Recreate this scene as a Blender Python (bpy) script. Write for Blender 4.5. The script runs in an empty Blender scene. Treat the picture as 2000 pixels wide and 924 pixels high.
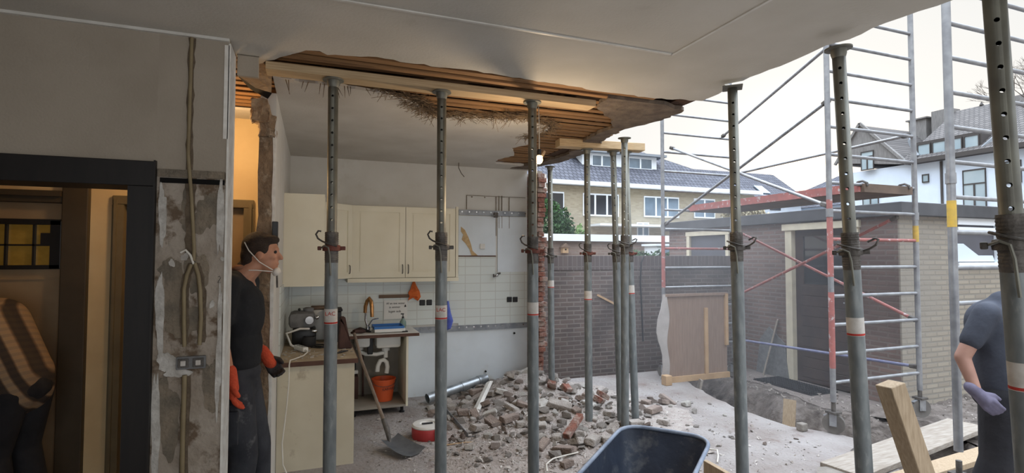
import bpy, bmesh, math, random
from mathutils import Vector, Matrix, Euler, noise
from mathutils.geometry import tessellate_polygon
R = math.radians
C = bpy.context.scene.collection
scene = bpy.context.scene

# ------------------------------------------------------------------ camera
F = 1030.0                                   # focal length in pixels of a 2000 px wide frame
yaw, pitch, roll = 0.361, 0.0361, -0.0015
fw = Vector((math.sin(yaw)*math.cos(pitch), math.cos(yaw)*math.cos(pitch), math.sin(pitch)))
r0 = Vector((math.cos(yaw), -math.sin(yaw), 0)); u0 = r0.cross(fw)
rr = r0*math.cos(roll) - u0*math.sin(roll); uu = u0*math.cos(roll) + r0*math.sin(roll)
cd = bpy.data.cameras.new('camera'); cam = bpy.data.objects.new('camera', cd); C.objects.link(cam)
m = Matrix((rr, uu, -fw)).transposed().to_4x4(); m.translation = Vector((0, 0, 1.70))
cam.matrix_world = m
cd.sensor_width = 36.0; cd.lens = 36.0*F/2000.0; cd.clip_start = 0.05; cd.clip_end = 500
scene.camera = cam

# ------------------------------------------------------------------ exposure
vs = scene.view_settings
vs.view_transform = 'Standard'; vs.look = 'None'; vs.gamma = 1; vs.exposure = 0.35
vs.use_curve_mapping = False

# ------------------------------------------------------------------ sky
SKY = 1.0
w = bpy.data.worlds.new('sky'); scene.world = w; w.use_nodes = True
nt = w.node_tree; nt.nodes.clear(); N = nt.nodes.new; L = nt.links.new
tc = N('ShaderNodeTexCoord'); sep = N('ShaderNodeSeparateXYZ'); L(tc.outputs['Generated'], sep.inputs[0])
el = N('ShaderNodeValToRGB'); L(sep.outputs['Z'], el.inputs[0])
cr = el.color_ramp; cr.elements[0].position = 0.0; cr.elements[0].color = (.74, .69, .63, 1)
cr.elements[1].position = 1.0; cr.elements[1].color = (3.8, 4.2, 4.8, 1)
for p_, c_ in ((.12, (.68, .68, .675, 1)), (.45, (.645, .66, .66, 1)), (.62, (3.3, 3.6, 4.0, 1))):
    e_ = cr.elements.new(p_); e_.color = c_
sd = Vector((.874, .736, .10)).normalized()            # low evening sun behind the far roofs
dt = N('ShaderNodeVectorMath'); dt.operation = 'DOT_PRODUCT'; L(tc.outputs['Generated'], dt.inputs[0]); dt.inputs[1].default_value = sd
gl = N('ShaderNodeValToRGB'); L(dt.outputs['Value'], gl.inputs[0])
g_ = gl.color_ramp; g_.elements[0].position = .90; g_.elements[0].color = (0, 0, 0, 1)
g_.elements[1].position = 1.0; g_.elements[1].color = (4.0, 3.0, 1.8, 1)
e_ = g_.elements.new(.975); e_.color = (.14, .11, .07, 1)
e_ = g_.elements.new(.997); e_.color = (.5, .38, .22, 1)
ad = N('ShaderNodeVectorMath'); ad.operation = 'ADD'; L(el.outputs[0], ad.inputs[0]); L(gl.outputs[0], ad.inputs[1])
bg = N('ShaderNodeBackground'); L(ad.outputs[0], bg.inputs[0]); bg.inputs[1].default_value = SKY
ou = N('ShaderNodeOutputWorld'); L(bg.outputs[0], ou.inputs[0])

def area(name, loc, rot, sx, sy, power, col):
    l = bpy.data.lights.new(name, 'AREA'); l.shape = 'RECTANGLE'; l.size = sx; l.size_y = sy
    l.energy = power; l.color = col
    o = bpy.data.objects.new(name, l); o.location = loc; o.rotation_euler = rot; C.objects.link(o); return o
# added area lamp brightening the room, set at an assumed, unseen front window
area('window_daylight', (0.5, -2.55, 1.55), (R(90), 0, 0), 3.6, 1.9, 38, (.90, .95, 1.0))

def point(name, loc, power, col, rad=.04):
    l = bpy.data.lights.new(name, 'POINT'); l.energy = power; l.color = col; l.shadow_soft_size = rad
    o = bpy.data.objects.new(name, l); o.location = loc; C.objects.link(o); return o

# ================================================================== helpers
def s2l(c):
    r = []
    for v in c[:3]:
        v /= 255.0
        r.append(v/12.92 if v <= .04045 else ((v+.055)/1.055)**2.4)
    return (r[0], r[1], r[2], 1)

def mat(name, c, c2=None, rough=.7, metal=0, sc=6.0, bump=0.0, bsc=None, det=4, lo=.35, hi=.65, c3=None, sc3=2.0, lo3=.5, hi3=.6, spec=.4, stretch=None, alpha=None, emit=None, es=1.0, trans=0.0, mask3=None):
    m = bpy.data.materials.new(name); m.use_nodes = True
    nt = m.node_tree; b = nt.nodes['Principled BSDF']; N = nt.nodes.new; L = nt.links.new
    b.inputs['Roughness'].default_value = rough; b.inputs['Metallic'].default_value = metal
    b.inputs['Specular IOR Level'].default_value = spec
    b.inputs['Base Color'].default_value = s2l(c)
    if trans: b.inputs['Transmission Weight'].default_value = trans
    tc = N('ShaderNodeTexCoord'); mp = N('ShaderNodeMapping'); L(tc.outputs['Object'], mp.inputs[0])
    if stretch: mp.inputs['Scale'].default_value = stretch
    if c2:
        n = N('ShaderNodeTexNoise'); n.inputs['Scale'].default_value = sc; n.inputs['Detail'].default_value = det
        L(mp.outputs[0], n.inputs['Vector'])
        rp = N('ShaderNodeValToRGB'); L(n.outputs['Fac'], rp.inputs[0])
        rp.color_ramp.elements[0].position = lo; rp.color_ramp.elements[0].color = s2l(c)
        rp.color_ramp.elements[1].position = hi; rp.color_ramp.elements[1].color = s2l(c2)
        out = rp.outputs[0]
        if c3:
            n3 = N('ShaderNodeTexNoise'); n3.inputs['Scale'].default_value = sc3; n3.inputs['Detail'].default_value = 5
            n3.inputs['Roughness'].default_value = .65
            L(mp.outputs[0], n3.inputs['Vector'])
            r3 = N('ShaderNodeValToRGB'); L(n3.outputs['Fac'], r3.inputs[0])
            r3.color_ramp.elements[0].position = lo3; r3.color_ramp.elements[0].color = (0, 0, 0, 1)
            r3.color_ramp.elements[1].position = hi3; r3.color_ramp.elements[1].color = (1, 1, 1, 1)
            mx = N('ShaderNodeMix'); mx.data_type = 'RGBA'; L(r3.outputs[0], mx.inputs['Factor'])
            L(out, mx.inputs[6]); mx.inputs[7].default_value = s2l(c3); out = mx.outputs[2]
        L(out, b.inputs['Base Color'])
    if bump:
        nb = N('ShaderNodeTexNoise'); nb.inputs['Scale'].default_value = bsc or sc*3; nb.inputs['Detail'].default_value = 5
        L(mp.outputs[0], nb.inputs['Vector'])
        bp = N('ShaderNodeBump'); bp.inputs['Strength'].default_value = bump; bp.inputs['Distance'].default_value = .02
        L(nb.outputs['Fac'], bp.inputs['Height']); L(bp.outputs[0], b.inputs['Normal'])
    if alpha is not None: b.inputs['Alpha'].default_value = alpha
    if emit:
        b.inputs['Emission Color'].default_value = s2l(emit); b.inputs['Emission Strength'].default_value = es
    return m

def brick(name, c1, c2, mortar, axes='xz', bw=.22, rh=.0625, ms=.012, off=.5, rough=.85, bump=.6, stain=None, ssc=1.2, slo=.5, shi=.7):
    m = bpy.data.materials.new(name); m.use_nodes = True
    nt = m.node_tree; b = nt.nodes['Principled BSDF']; N = nt.nodes.new; L = nt.links.new
    b.inputs['Roughness'].default_value = rough
    tc = N('ShaderNodeTexCoord'); sp = N('ShaderNodeSeparateXYZ'); L(tc.outputs['Object'], sp.inputs[0])
    cb = N('ShaderNodeCombineXYZ')
    L(sp.outputs[axes[0].upper()], cb.inputs[0]); L(sp.outputs[axes[1].upper()], cb.inputs[1])
    t = N('ShaderNodeTexBrick'); L(cb.outputs[0], t.inputs['Vector'])
    t.inputs['Scale'].default_value = 1; t.inputs['Brick Width'].default_value = bw; t.inputs['Row Height'].default_value = rh
    t.inputs['Mortar Size'].default_value = ms; t.inputs['Mortar Smooth'].default_value = .2; t.offset = off
    t.inputs['Color1'].default_value = s2l(c1); t.inputs['Color2'].default_value = s2l(c2); t.inputs['Mortar'].default_value = s2l(mortar)
    out = t.outputs['Color']
    n = N('ShaderNodeTexNoise'); n.inputs['Scale'].default_value = ssc; n.inputs['Detail'].default_value = 6; L(tc.outputs['Object'], n.inputs['Vector'])
    if stain:
        r3 = N('ShaderNodeValToRGB'); L(n.outputs['Fac'], r3.inputs[0])
        r3.color_ramp.elements[0].position = slo; r3.color_ramp.elements[0].color = (0, 0, 0, 1)
        r3.color_ramp.elements[1].position = shi; r3.color_ramp.elements[1].color = (.8, .8, .8, 1)
        mx = N('ShaderNodeMix'); mx.data_type = 'RGBA'; L(r3.outputs[0], mx.inputs['Factor'])
        L(out, mx.inputs[6]); mx.inputs[7].default_value = s2l(stain); out = mx.outputs[2]
    L(out, b.inputs['Base Color'])
    bp = N('ShaderNodeBump'); bp.inputs['Strength'].default_value = bump; bp.inputs['Distance'].default_value = .01; bp.invert = True
    L(t.outputs['Fac'], bp.inputs['Height']); L(bp.outputs[0], b.inputs['Normal'])
    return m

def wl(o):
    v = Vector(o.location); p = o.parent
    while p: v += p.location; p = p.parent
    return v

def tag(o, label=None, cat=None, group=None, kind=None):
    if label: o['label'] = label
    if cat: o['category'] = cat
    if group: o['group'] = group
    if kind: o['kind'] = kind
    return o

def thing(name, loc, label, cat, group=None, kind=None):
    o = bpy.data.objects.new(name, None); o.empty_display_size = .1; C.objects.link(o); o.location = loc
    return tag(o, label, cat, group, kind)

class MB:
    def __init__(s): s.bm = bmesh.new()
    def box(s, lo, hi, bev=0, rot=None, taper=None):
        """axis box from corner lo to corner hi; rot = Euler about its centre"""
        lo = Vector(lo); hi = Vector(hi); c = (lo+hi)/2; d = hi-lo
        r = bmesh.ops.create_cube(s.bm, size=1); vs_ = r['verts']
        M = Matrix.Translation(c) @ (Euler(rot).to_matrix().to_4x4() if rot else Matrix.Identity(4)) @ Matrix.Diagonal((d.x, d.y, d.z, 1))
        bmesh.ops.transform(s.bm, matrix=M, verts=vs_)
        if bev:
            es = list({e for v in vs_ for e in v.link_edges})
            bmesh.ops.bevel(s.bm, geom=es, offset=bev, segments=2, affect='EDGES', profile=.5)
        return s
    def bar(s, p0, p1, w, h, up=(0, 0, 1), bev=0):
        """rectangular bar from p0 to p1, w across, h along up"""
        p0 = Vector(p0); p1 = Vector(p1); z = (p1-p0); l = z.length; z.normalize()
        u = Vector(up); x = u.cross(z)
        if x.length < 1e-4: x = Vector((1, 0, 0)).cross(z)
        x.normalize(); y = z.cross(x)
        M = Matrix((x, y, z)).transposed().to_4x4(); M.translation = (p0+p1)/2
        r = bmesh.ops.create_cube(s.bm, size=1); vs_ = r['verts']
        bmesh.ops.transform(s.bm, matrix=M @ Matrix.Diagonal((w, h, l, 1)), verts=vs_)
        if bev:
            es = list({e for v in vs_ for e in v.link_edges})
            bmesh.ops.bevel(s.bm, geom=es, offset=bev, segments=1, affect='EDGES')
        return s
    def tube(s, p0, p1, r, r2=None, n=16, cap=True):
        p0 = Vector(p0); p1 = Vector(p1); d = p1-p0; l = d.length
        q = d.to_track_quat('Z', 'Y').to_matrix().to_4x4(); q.translation = (p0+p1)/2
        bmesh.ops.create_cone(s.bm, cap_ends=cap, segments=n, radius1=r, radius2=r if r2 is None else r2, depth=l, matrix=q)
        return s
    def path(s, pts, r, n=8, closed=False):
        pts = [Vector(p) for p in pts]; k = len(pts); rings = []
        rad = r if isinstance(r, (list, tuple)) else [r]*k
        prev = None
        for i, p in enumerate(pts):
            if closed: t = pts[(i+1) % k]-pts[i-1]
            else: t = pts[min(i+1, k-1)]-pts[max(i-1, 0)]
            if t.length < 1e-9: t = Vector((0, 0, 1))
            t.normalize()
            if prev is None:
                a = Vector((0, 0, 1)) if abs(t.z) < .9 else Vector((1, 0, 0))
                x = a.cross(t).normalized()
            else:
                x = prev-(prev.dot(t))*t
                x = x.normalized() if x.length > 1e-6 else Vector((1, 0, 0)).cross(t).normalized()
            prev = x; y = t.cross(x)
            rings.append([s.bm.verts.new(p+(x*math.cos(2*math.pi*j/n)+y*math.sin(2*math.pi*j/n))*rad[i]) for j in range(n)])
        for i in range(k if closed else k-1):
            a = rings[i]; b = rings[(i+1) % k]
            for j in range(n): s.bm.faces.new((a[j], a[(j+1) % n], b[(j+1) % n], b[j]))
        if not closed:
            s.bm.faces.new(rings[0][::-1]); s.bm.faces.new(rings[-1])
        return s
    def lathe(s, prof, c=(0, 0, 0), n=24, cap=False):
        c = Vector(c); rings = []
        for r, z in prof:
            rings.append([s.bm.verts.new(c+Vector((r*math.cos(2*math.pi*j/n), r*math.sin(2*math.pi*j/n), z))) for j in range(n)])
        for a, b in zip(rings, rings[1:]):
            for j in range(n): s.bm.faces.new((a[j], a[(j+1) % n], b[(j+1) % n], b[j]))
        if cap:
            s.bm.faces.new(rings[0][::-1]); s.bm.faces.new(rings[-1])
        return s
    def prism(s, pts, d):
        """closed polygon of 3-D points extruded by vector d"""
        d = Vector(d); a = [s.bm.verts.new(Vector(p)) for p in pts]; b = [s.bm.verts.new(Vector(p)+d) for p in pts]
        n = len(a)
        if n <= 4:
            s.bm.faces.new(a); s.bm.faces.new(b[::-1])
        else:
            for t in tessellate_polygon([[Vector(p) for p in pts]]):
                s.bm.faces.new([a[i] for i in t]); s.bm.faces.new([b[i] for i in t][::-1])
        for i in range(n): s.bm.faces.new((a[i], b[i], b[(i+1) % n], a[(i+1) % n]))
        return s
    def ball(s, c, r, sub=2, sc=(1, 1, 1)):
        M = Matrix.Translation(Vector(c)) @ Matrix.Diagonal((sc[0], sc[1], sc[2], 1))
        bmesh.ops.create_icosphere(s.bm, subdivisions=sub, radius=r, matrix=M); return s
    def quad(s, *pts):
        s.bm.faces.new([s.bm.verts.new(Vector(p)) for p in pts]); return s
    def build(s, name, m, parent=None, smooth=False, label=None):
        bm = s.bm; bmesh.ops.recalc_face_normals(bm, faces=bm.faces)
        if parent: org = wl(parent)
        else:
            xs = [v.co.x for v in bm.verts]; ys = [v.co.y for v in bm.verts]; zs = [v.co.z for v in bm.verts]
            org = Vector(((min(xs)+max(xs))/2, (min(ys)+max(ys))/2, min(zs)))
        for v in bm.verts: v.co -= org
        me = bpy.data.meshes.new(name); bm.to_mesh(me); bm.free()
        if smooth:
            me.shade_smooth()
            try: me.set_sharp_from_angle(angle=R(40))
            except Exception: pass
        me.materials.append(m)
        o = bpy.data.objects.new(name, me); C.objects.link(o)
        if parent: o.parent = parent
        else: o.location = org
        if label: o['label'] = label
        return o

def copy_tree(o, parent=None):
    c = o.copy(); C.objects.link(c); c.parent = parent
    for ch in [x for x in bpy.data.objects if x.parent == o]: copy_tree(ch, c)
    return c

def struct(mb, name, m, smooth=False): return tag(mb.build(name, m, None, smooth), kind='structure')

def text(name, body, m, parent, loc, rot, size, extrude=.0005):
    cu = bpy.data.curves.new(name, 'FONT'); cu.body = body; cu.size = size; cu.extrude = extrude; cu.align_x = 'CENTER'; cu.align_y = 'CENTER'
    t = bpy.data.objects.new(name, cu); C.objects.link(t); t.rotation_euler = rot; t.location = Vector(loc)-(wl(parent) if parent else Vector())
    bpy.context.view_layer.update()
    dg = bpy.context.evaluated_depsgraph_get(); me = bpy.data.meshes.new_from_object(t.evaluated_get(dg))
    me.materials.clear(); me.materials.append(m)
    o = bpy.data.objects.new(name, me); o.rotation_euler = rot; o.location = t.location; C.objects.link(o); o.parent = parent
    bpy.data.objects.remove(t); return o

rng = random.Random(7)
def jag(pts, step=.05, amp=.02, seed=1, z=None):
    """subdivide an open polyline and roughen it"""
    q = random.Random(seed); out = []
    for a, b in zip(pts, pts[1:]):
        a = Vector(a); b = Vector(b); n = max(1, int((b-a).length/step)); d = (b-a); nn = Vector((-d.y, d.x, 0)).normalized()
        for i in range(n):
            p = a+d*(i/n)
            if i: p = p+nn*q.uniform(-amp, amp)
            out.append(p)
    out.append(Vector(pts[-1])); return out

# ================================================================== materials
M = {}
M['wallpaint'] = mat('living wall paint', (164, 154, 140), (156, 146, 132), rough=.9, sc=3, bump=.15, bsc=90)
M['ceil'] = mat('ceiling paint', (200, 196, 187), (190, 186, 176), rough=.9, sc=2.2, bump=.1, bsc=60, c3=(170, 164, 152), sc3=1.1, lo3=.6, hi3=.8)
M['kceil'] = mat('kitchen ceiling paint', (208, 204, 196), (196, 191, 182), rough=.9, sc=2.5, bump=.1, bsc=60)
M['kwall'] = mat('kitchen wall paint', (206, 205, 200), (198, 196, 190), rough=.85, sc=3, c3=(188, 184, 174), sc3=2, lo3=.58, hi3=.75)
M['kwall_low'] = mat('kitchen lower wall paint', (212, 220, 226), (202, 209, 214), rough=.8, sc=2.5, c3=(190, 188, 180), sc3=1.7, lo3=.6, hi3=.75)
M['bare'] = mat('bare plaster', (172, 162, 150), (146, 134, 120), rough=.95, sc=5, det=8, bump=.9, bsc=22, c3=(104, 88, 72), sc3=4.2, lo3=.53, hi3=.6)
M['bare2'] = mat('grey plaster skim', (112, 104, 92), (136, 124, 108), rough=.95, sc=9, det=8, bump=.8, bsc=40, lo=.4, hi=.6)
M['chip'] = mat('white filler', (205, 202, 196), (170, 165, 158), rough=.9, sc=14, bump=.6)
M['darkframe'] = mat('dark stained frame', (22, 19, 19), (28, 24, 23), rough=.5, sc=5, stretch=(8, 8, 1))
M['white'] = mat('white gloss', (214, 212, 206), (200, 197, 190), rough=.5, sc=10)
M['edge'] = mat('white corner bead', (232, 230, 224), (214, 210, 202), rough=.7, sc=18)
M['hallwall'] = mat('hall wall paint', (222, 200, 158), (212, 188, 146), rough=.9, sc=4)
M['halltrim'] = mat('hall woodwork', (118, 106, 80), (108, 96, 72), rough=.6, sc=5)
M['halltrimdark'] = mat('hall frame', (74, 64, 50), (66, 57, 44), rough=.6, sc=5)
M['halldoor'] = mat('hall door paint', (158, 136, 106), (148, 126, 98), rough=.6, sc=5)
M['concrete'] = mat('dusty screed', (150, 141, 136), (128, 118, 112), rough=.95, sc=2.6, det=9, bump=.9, bsc=26, c3=(170, 163, 158), sc3=5.5, lo3=.55, hi3=.72)
M['slabout'] = mat('dusty outer slab', (154, 149, 146), (134, 126, 121), rough=.95, sc=2.3, det=9, bump=1.0, bsc=28, c3=(118, 104, 98), sc3=3.2, lo3=.56, hi3=.7)
M['soil'] = mat('damp soil', (92, 84, 78), (120, 112, 106), rough=1, sc=9, det=9, bump=1, bsc=30, c3=(62, 55, 50), sc3=3, lo3=.5, hi3=.66)
M['pave'] = mat('garden paving', (128, 119, 114), (104, 97, 92), rough=.95, sc=3, det=7, bump=.6, bsc=20)
M['lath'] = mat('bare ceiling lath', (160, 122, 82), (120, 88, 58), rough=.85, sc=3, stretch=(.6, 30, 12), det=6, lo=.3, hi=.7)
M['joist'] = mat('old joist', (84, 60, 42), (62, 44, 32), rough=.9, sc=5, stretch=(20, 1, 10))
M['timber'] = mat('new pine timber', (196, 172, 136), (176, 150, 114), rough=.7, sc=4, stretch=(1, 25, 25), det=5)
M['timber2'] = mat('pine post', (176, 156, 130), (156, 136, 110), rough=.75, sc=5, stretch=(20, 20, 2), det=5)
M['plankgrey'] = mat('dusty scaffold plank', (168, 160, 150), (144, 134, 122), rough=.9, sc=4, stretch=(2, 20, 20), bump=.3)
M['rough'] = mat('rough masonry', (150, 128, 104), (118, 100, 82), rough=1, sc=9, det=8, bump=1, bsc=30, c3=(172, 158, 138), sc3=6, lo3=.55, hi3=.65)
M['redbrick'] = mat('broken red brick', (138, 92, 78), (112, 74, 64), rough=1, sc=9, det=8, bump=1, bsc=30, c3=(156, 140, 130), sc3=7, lo3=.45, hi3=.6)
M['mortar'] = mat('mortar chunk', (172, 165, 158), (146, 138, 130), rough=1, sc=12, bump=.8, bsc=60)
M['mortar2'] = mat('pale plaster chunk', (190, 186, 180), (164, 158, 150), rough=1, sc=12, bump=.6, bsc=60)
M['mortar3'] = mat('brown brick chunk', (150, 136, 126), (130, 116, 108), rough=1, sc=12, bump=.8, bsc=60)
M['cream'] = mat('cream cabinet paint', (222, 217, 198), (215, 209, 188), rough=.5, sc=3)
M['creamdirty'] = mat('soiled cream panel', (208, 200, 178), (198, 189, 166), rough=.6, sc=3, c3=(150, 134, 110), sc3=5, lo3=.62, hi3=.8)
M['worktop'] = mat('dusty worktop', (172, 156, 132), (148, 132, 108), rough=.8, sc=7, c3=(190, 178, 160), sc3=6, lo3=.55, hi3=.7)
M['worktopedge'] = mat('worktop edge', (92, 62, 48), (78, 52, 40), rough=.6, sc=10)
M['cabin'] = mat('cabinet inside', (150, 144, 132), (136, 130, 120), rough=.8, sc=4)
M['tile'] = brick('white wall tile', (206, 212, 208), (200, 206, 203), (188, 190, 185), bw=.20, rh=.105, ms=.005, off=0, rough=.25, bump=.25)
M['tileyz'] = brick('white side wall tile', (206, 212, 208), (200, 206, 203), (188, 190, 185), axes='yz', bw=.20, rh=.105, ms=.005, off=0, rough=.25, bump=.25)
M['steel'] = mat('galvanised steel', (134, 139, 139), (110, 116, 118), rough=.5, metal=.35, sc=9, stretch=(3, 3, 1), c3=(156, 160, 158), sc3=7, lo3=.58, hi3=.72, spec=.5)
M['steeldark'] = mat('weathered tube steel', (124, 124, 114), (102, 101, 94), rough=.5, metal=.35, sc=8, spec=.5)
M['hole'] = mat('hole', (14, 13, 12), rough=1)
M['rust'] = mat('rusty casting', (122, 66, 54), (88, 62, 54), rough=.7, metal=.2, sc=20, bump=.3)
M['greycast'] = mat('grey casting', (104, 100, 96), (78, 74, 70), rough=.6, metal=.4, sc=20, bump=.3)
M['alu'] = mat('aluminium tube', (158, 160, 163), (136, 138, 142), rough=.4, metal=.55, sc=12, spec=.6)
M['redpaint'] = mat('red painted tube', (168, 104, 98), (148, 96, 92), rough=.6, sc=14, c3=(180, 170, 168), sc3=16, lo3=.58, hi3=.64)
M['bluepaint'] = mat('blue grey tube', (96, 100, 132), (120, 122, 146), rough=.5, sc=14)
M['yellowpaint'] = mat('yellow band', (200, 164, 70), (176, 150, 80), rough=.6, sc=20)
M['black'] = mat('black plastic', (28, 28, 30), rough=.4)
M['blackrub'] = mat('black rubber', (40, 40, 42), rough=.7)
M['chrome'] = mat('chrome', (200, 200, 200), rough=.15, metal=1)
M['brass'] = mat('brass chrome', (190, 140, 90), rough=.25, metal=.8)
M['paper'] = mat('white paper', (222, 222, 218), rough=.9)
M['ink'] = mat('ink', (50, 48, 52), rough=.9)
M['redink'] = mat('red print', (176, 56, 48), rough=.8)
M['orange'] = mat('orange cloth', (214, 112, 58), (198, 98, 48), rough=.95, sc=30)
M['bluecloth'] = mat('blue cloth', (80, 94, 176), (100, 116, 196), rough=.95, sc=12)
M['bluetray'] = mat('blue tray', (52, 110, 176), rough=.45)
M['bucket'] = mat('orange bucket plastic', (206, 90, 48), rough=.5)
M['pvc'] = mat('white pvc', (220, 220, 216), rough=.4)
M['darkwood'] = mat('brown wood strip', (112, 92, 76), (96, 78, 64), rough=.7, sc=8)
M['soap'] = mat('green glass', (150, 176, 166), rough=.2, trans=.5)
M['rail'] = mat('perforated steel rail', (150, 154, 158), (126, 130, 136), rough=.4, metal=.5, sc=14)
M['zinc'] = mat('zinc duct', (176, 182, 186), (140, 146, 150), rough=.35, metal=.7, sc=10)
M['navy'] = mat('navy barrow tray', (60, 70, 88), (50, 58, 74), rough=.55, sc=5, c3=(104, 108, 114), sc3=7, lo3=.56, hi3=.7, bump=.2)
M['rim'] = mat('pale rolled rim', (150, 162, 180), (122, 134, 154), rough=.5, sc=14)
M['ply'] = mat('plywood', (142, 122, 108), (130, 110, 98), rough=.8, sc=4, stretch=(10, 1, 1))
M['batten'] = mat('pale batten', (186, 156, 122), (170, 140, 106), rough=.8, sc=6)
M['sheet'] = mat('cloudy plastic sheet', (176, 170, 166), (156, 150, 146), rough=.5, sc=5)
M['redbox'] = mat('red reel casing', (178, 60, 60), (160, 50, 50), rough=.5, sc=6)
M['fence'] = brick('garden wall brick', (104, 90, 84), (84, 74, 70), (118, 110, 104), ms=.01, stain=(64, 58, 56), ssc=1.4)
M['fencecap'] = brick('garden wall soldier course', (92, 80, 76), (78, 68, 66), (100, 92, 88), bw=.075, rh=.21, ms=.01, off=0)
M['shedx'] = brick('shed brick shaded copy', (122, 100, 92), (100, 82, 76), (118, 108, 102), axes='yz', stain=(90, 77, 72), ssc=.8)  # darker copy of the shed brick, shade put into the colour
M['shedy'] = brick('shed brick sunlit copy', (152, 143, 128), (136, 127, 114), (128, 122, 112), axes='xz', stain=(134, 128, 118), ssc=.8)  # lighter copy for the sunlit side, its light put into the colour
M['roofedge'] = mat('bitumen fascia', (64, 64, 66), (76, 76, 78), rough=.8, sc=4)
M['glassdark'] = mat('dark pane', (40, 42, 46), rough=.08, spec=.8)
M['glassday'] = mat('window pane', (120, 140, 156), (90, 104, 116), rough=.05, sc=.8, spec=1.0)
M['greypanel'] = mat('grey garage panel', (84, 84, 92), (78, 78, 84), rough=.6, sc=4)
M['cream_frame'] = mat('cream painted frame', (206, 198, 176), (192, 184, 164), rough=.6, sc=6)
M['dkdoor'] = mat('brown boarded door', (70, 56, 50), (58, 47, 43), rough=.6, sc=6)
M['housebrick'] = brick('row house brick', (168, 158, 136), (150, 140, 118), (160, 152, 136), rh=.08, bw=.25, ms=.01, bump=.2)
M['slate'] = brick('dark roof tiles', (92, 94, 104), (72, 74, 84), (44, 46, 54), axes='xy', bw=.26, rh=.34, ms=.03, off=.5, bump=1)
M['slatex'] = brick('villa roof tiles', (104, 100, 98), (86, 82, 80), (56, 54, 54), axes='yz', bw=.2, rh=.13, ms=.018, off=.5, bump=.6)
M['lead'] = mat('lead flashing', (140, 146, 152), rough=.6)
M['housewhite'] = mat('white fascia', (228, 234, 238), rough=.6)
M['villa'] = mat('white render', (214, 226, 238), (206, 218, 232), rough=.9, sc=1.5)
M['villatrim'] = mat('villa brown trim', (72, 68, 66), rough=.7)
M['gable'] = mat('weathered gable boards', (132, 130, 128), (116, 114, 112), rough=.8, sc=3, stretch=(1, 6, 1))
M['leaf'] = mat('conifer green', (40, 66, 38), (62, 92, 50), rough=.9, sc=14)
M['leaf2'] = mat('shrub green', (92, 122, 66), (116, 140, 88), rough=.9, sc=14)
M['leaf3'] = mat('autumn leaves', (150, 140, 116), (176, 168, 140), rough=.9, sc=14)
M['bark'] = mat('bark', (96, 86, 76), (76, 68, 60), rough=1, sc=8)
M['brownbrick'] = brick('low garage brick', (146, 124, 112), (126, 106, 96), (140, 126, 114), stain=(120, 104, 94))
M['skin'] = mat('skin', (186, 136, 110), (176, 126, 100), rough=.55, sc=9)
M['skin2'] = mat('forearm skin', (164, 126, 110), (150, 114, 100), rough=.6, sc=9)
M['hair'] = mat('brown hair', (42, 33, 28), (58, 45, 36), rough=.7, sc=30, stretch=(1, 1, 4), bump=.5)
M['tee'] = mat('black cotton', (34, 36, 40), (26, 28, 32), rough=.95, sc=7, bump=.5, bsc=9)
M['trouser'] = mat('dusty work trousers', (62, 64, 70), (44, 46, 52), rough=.95, sc=6, det=8, bump=.6, bsc=10, c3=(104, 104, 106), sc3=9, lo3=.6, hi3=.75)
M['trouser2'] = mat('black work trousers', (44, 44, 48), (32, 32, 36), rough=.95, sc=6, bump=.5, bsc=10)
M['greytee'] = mat('charcoal cotton', (66, 70, 80), (54, 57, 66), rough=.95, sc=6, bump=.5, bsc=9)
M['glove'] = mat('orange glove knit', (206, 84, 54), (188, 72, 46), rough=.9, sc=30, bump=.4)
M['glovepalm'] = mat('black glove coating', (40, 36, 38), (54, 48, 48), rough=.7, sc=16, bump=.3)
M['greyglove'] = mat('grey work glove', (112, 108, 128), (96, 92, 110), rough=.9, sc=20)
M['mask'] = mat('white dust mask', (226, 222, 214), (214, 208, 200), rough=.9, sc=20)
M['boot'] = mat('dusty leather boot', (72, 62, 54), (96, 86, 76), rough=.8, sc=12)
M['straw'] = mat('reed', (132, 112, 88), (84, 70, 56), rough=.9, sc=12)
M['stickerwhite'] = mat('sticker', (206, 202, 196), (186, 180, 172), rough=.7, sc=24)
M['oldplaster'] = mat('lumpy lime plaster', (172, 150, 124), (140, 118, 94), rough=1, sc=10, det=8, bump=1, bsc=24)
M['plastgrey'] = mat('grey conduit box', (120, 120, 120), (98, 98, 98), rough=.7, sc=18)
M['conduit'] = mat('cream conduit', (142, 128, 98), (120, 106, 80), rough=.6, sc=6)
M['cablew'] = mat('white cable', (214, 210, 200), rough=.5)
M['kitdark'] = mat('dark brown cloth', (84, 62, 56), (66, 48, 44), rough=.9, sc=9)
M['stone'] = mat('concrete stone', (142, 136, 128), (122, 116, 108), rough=1, sc=10, bump=.6)

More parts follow.
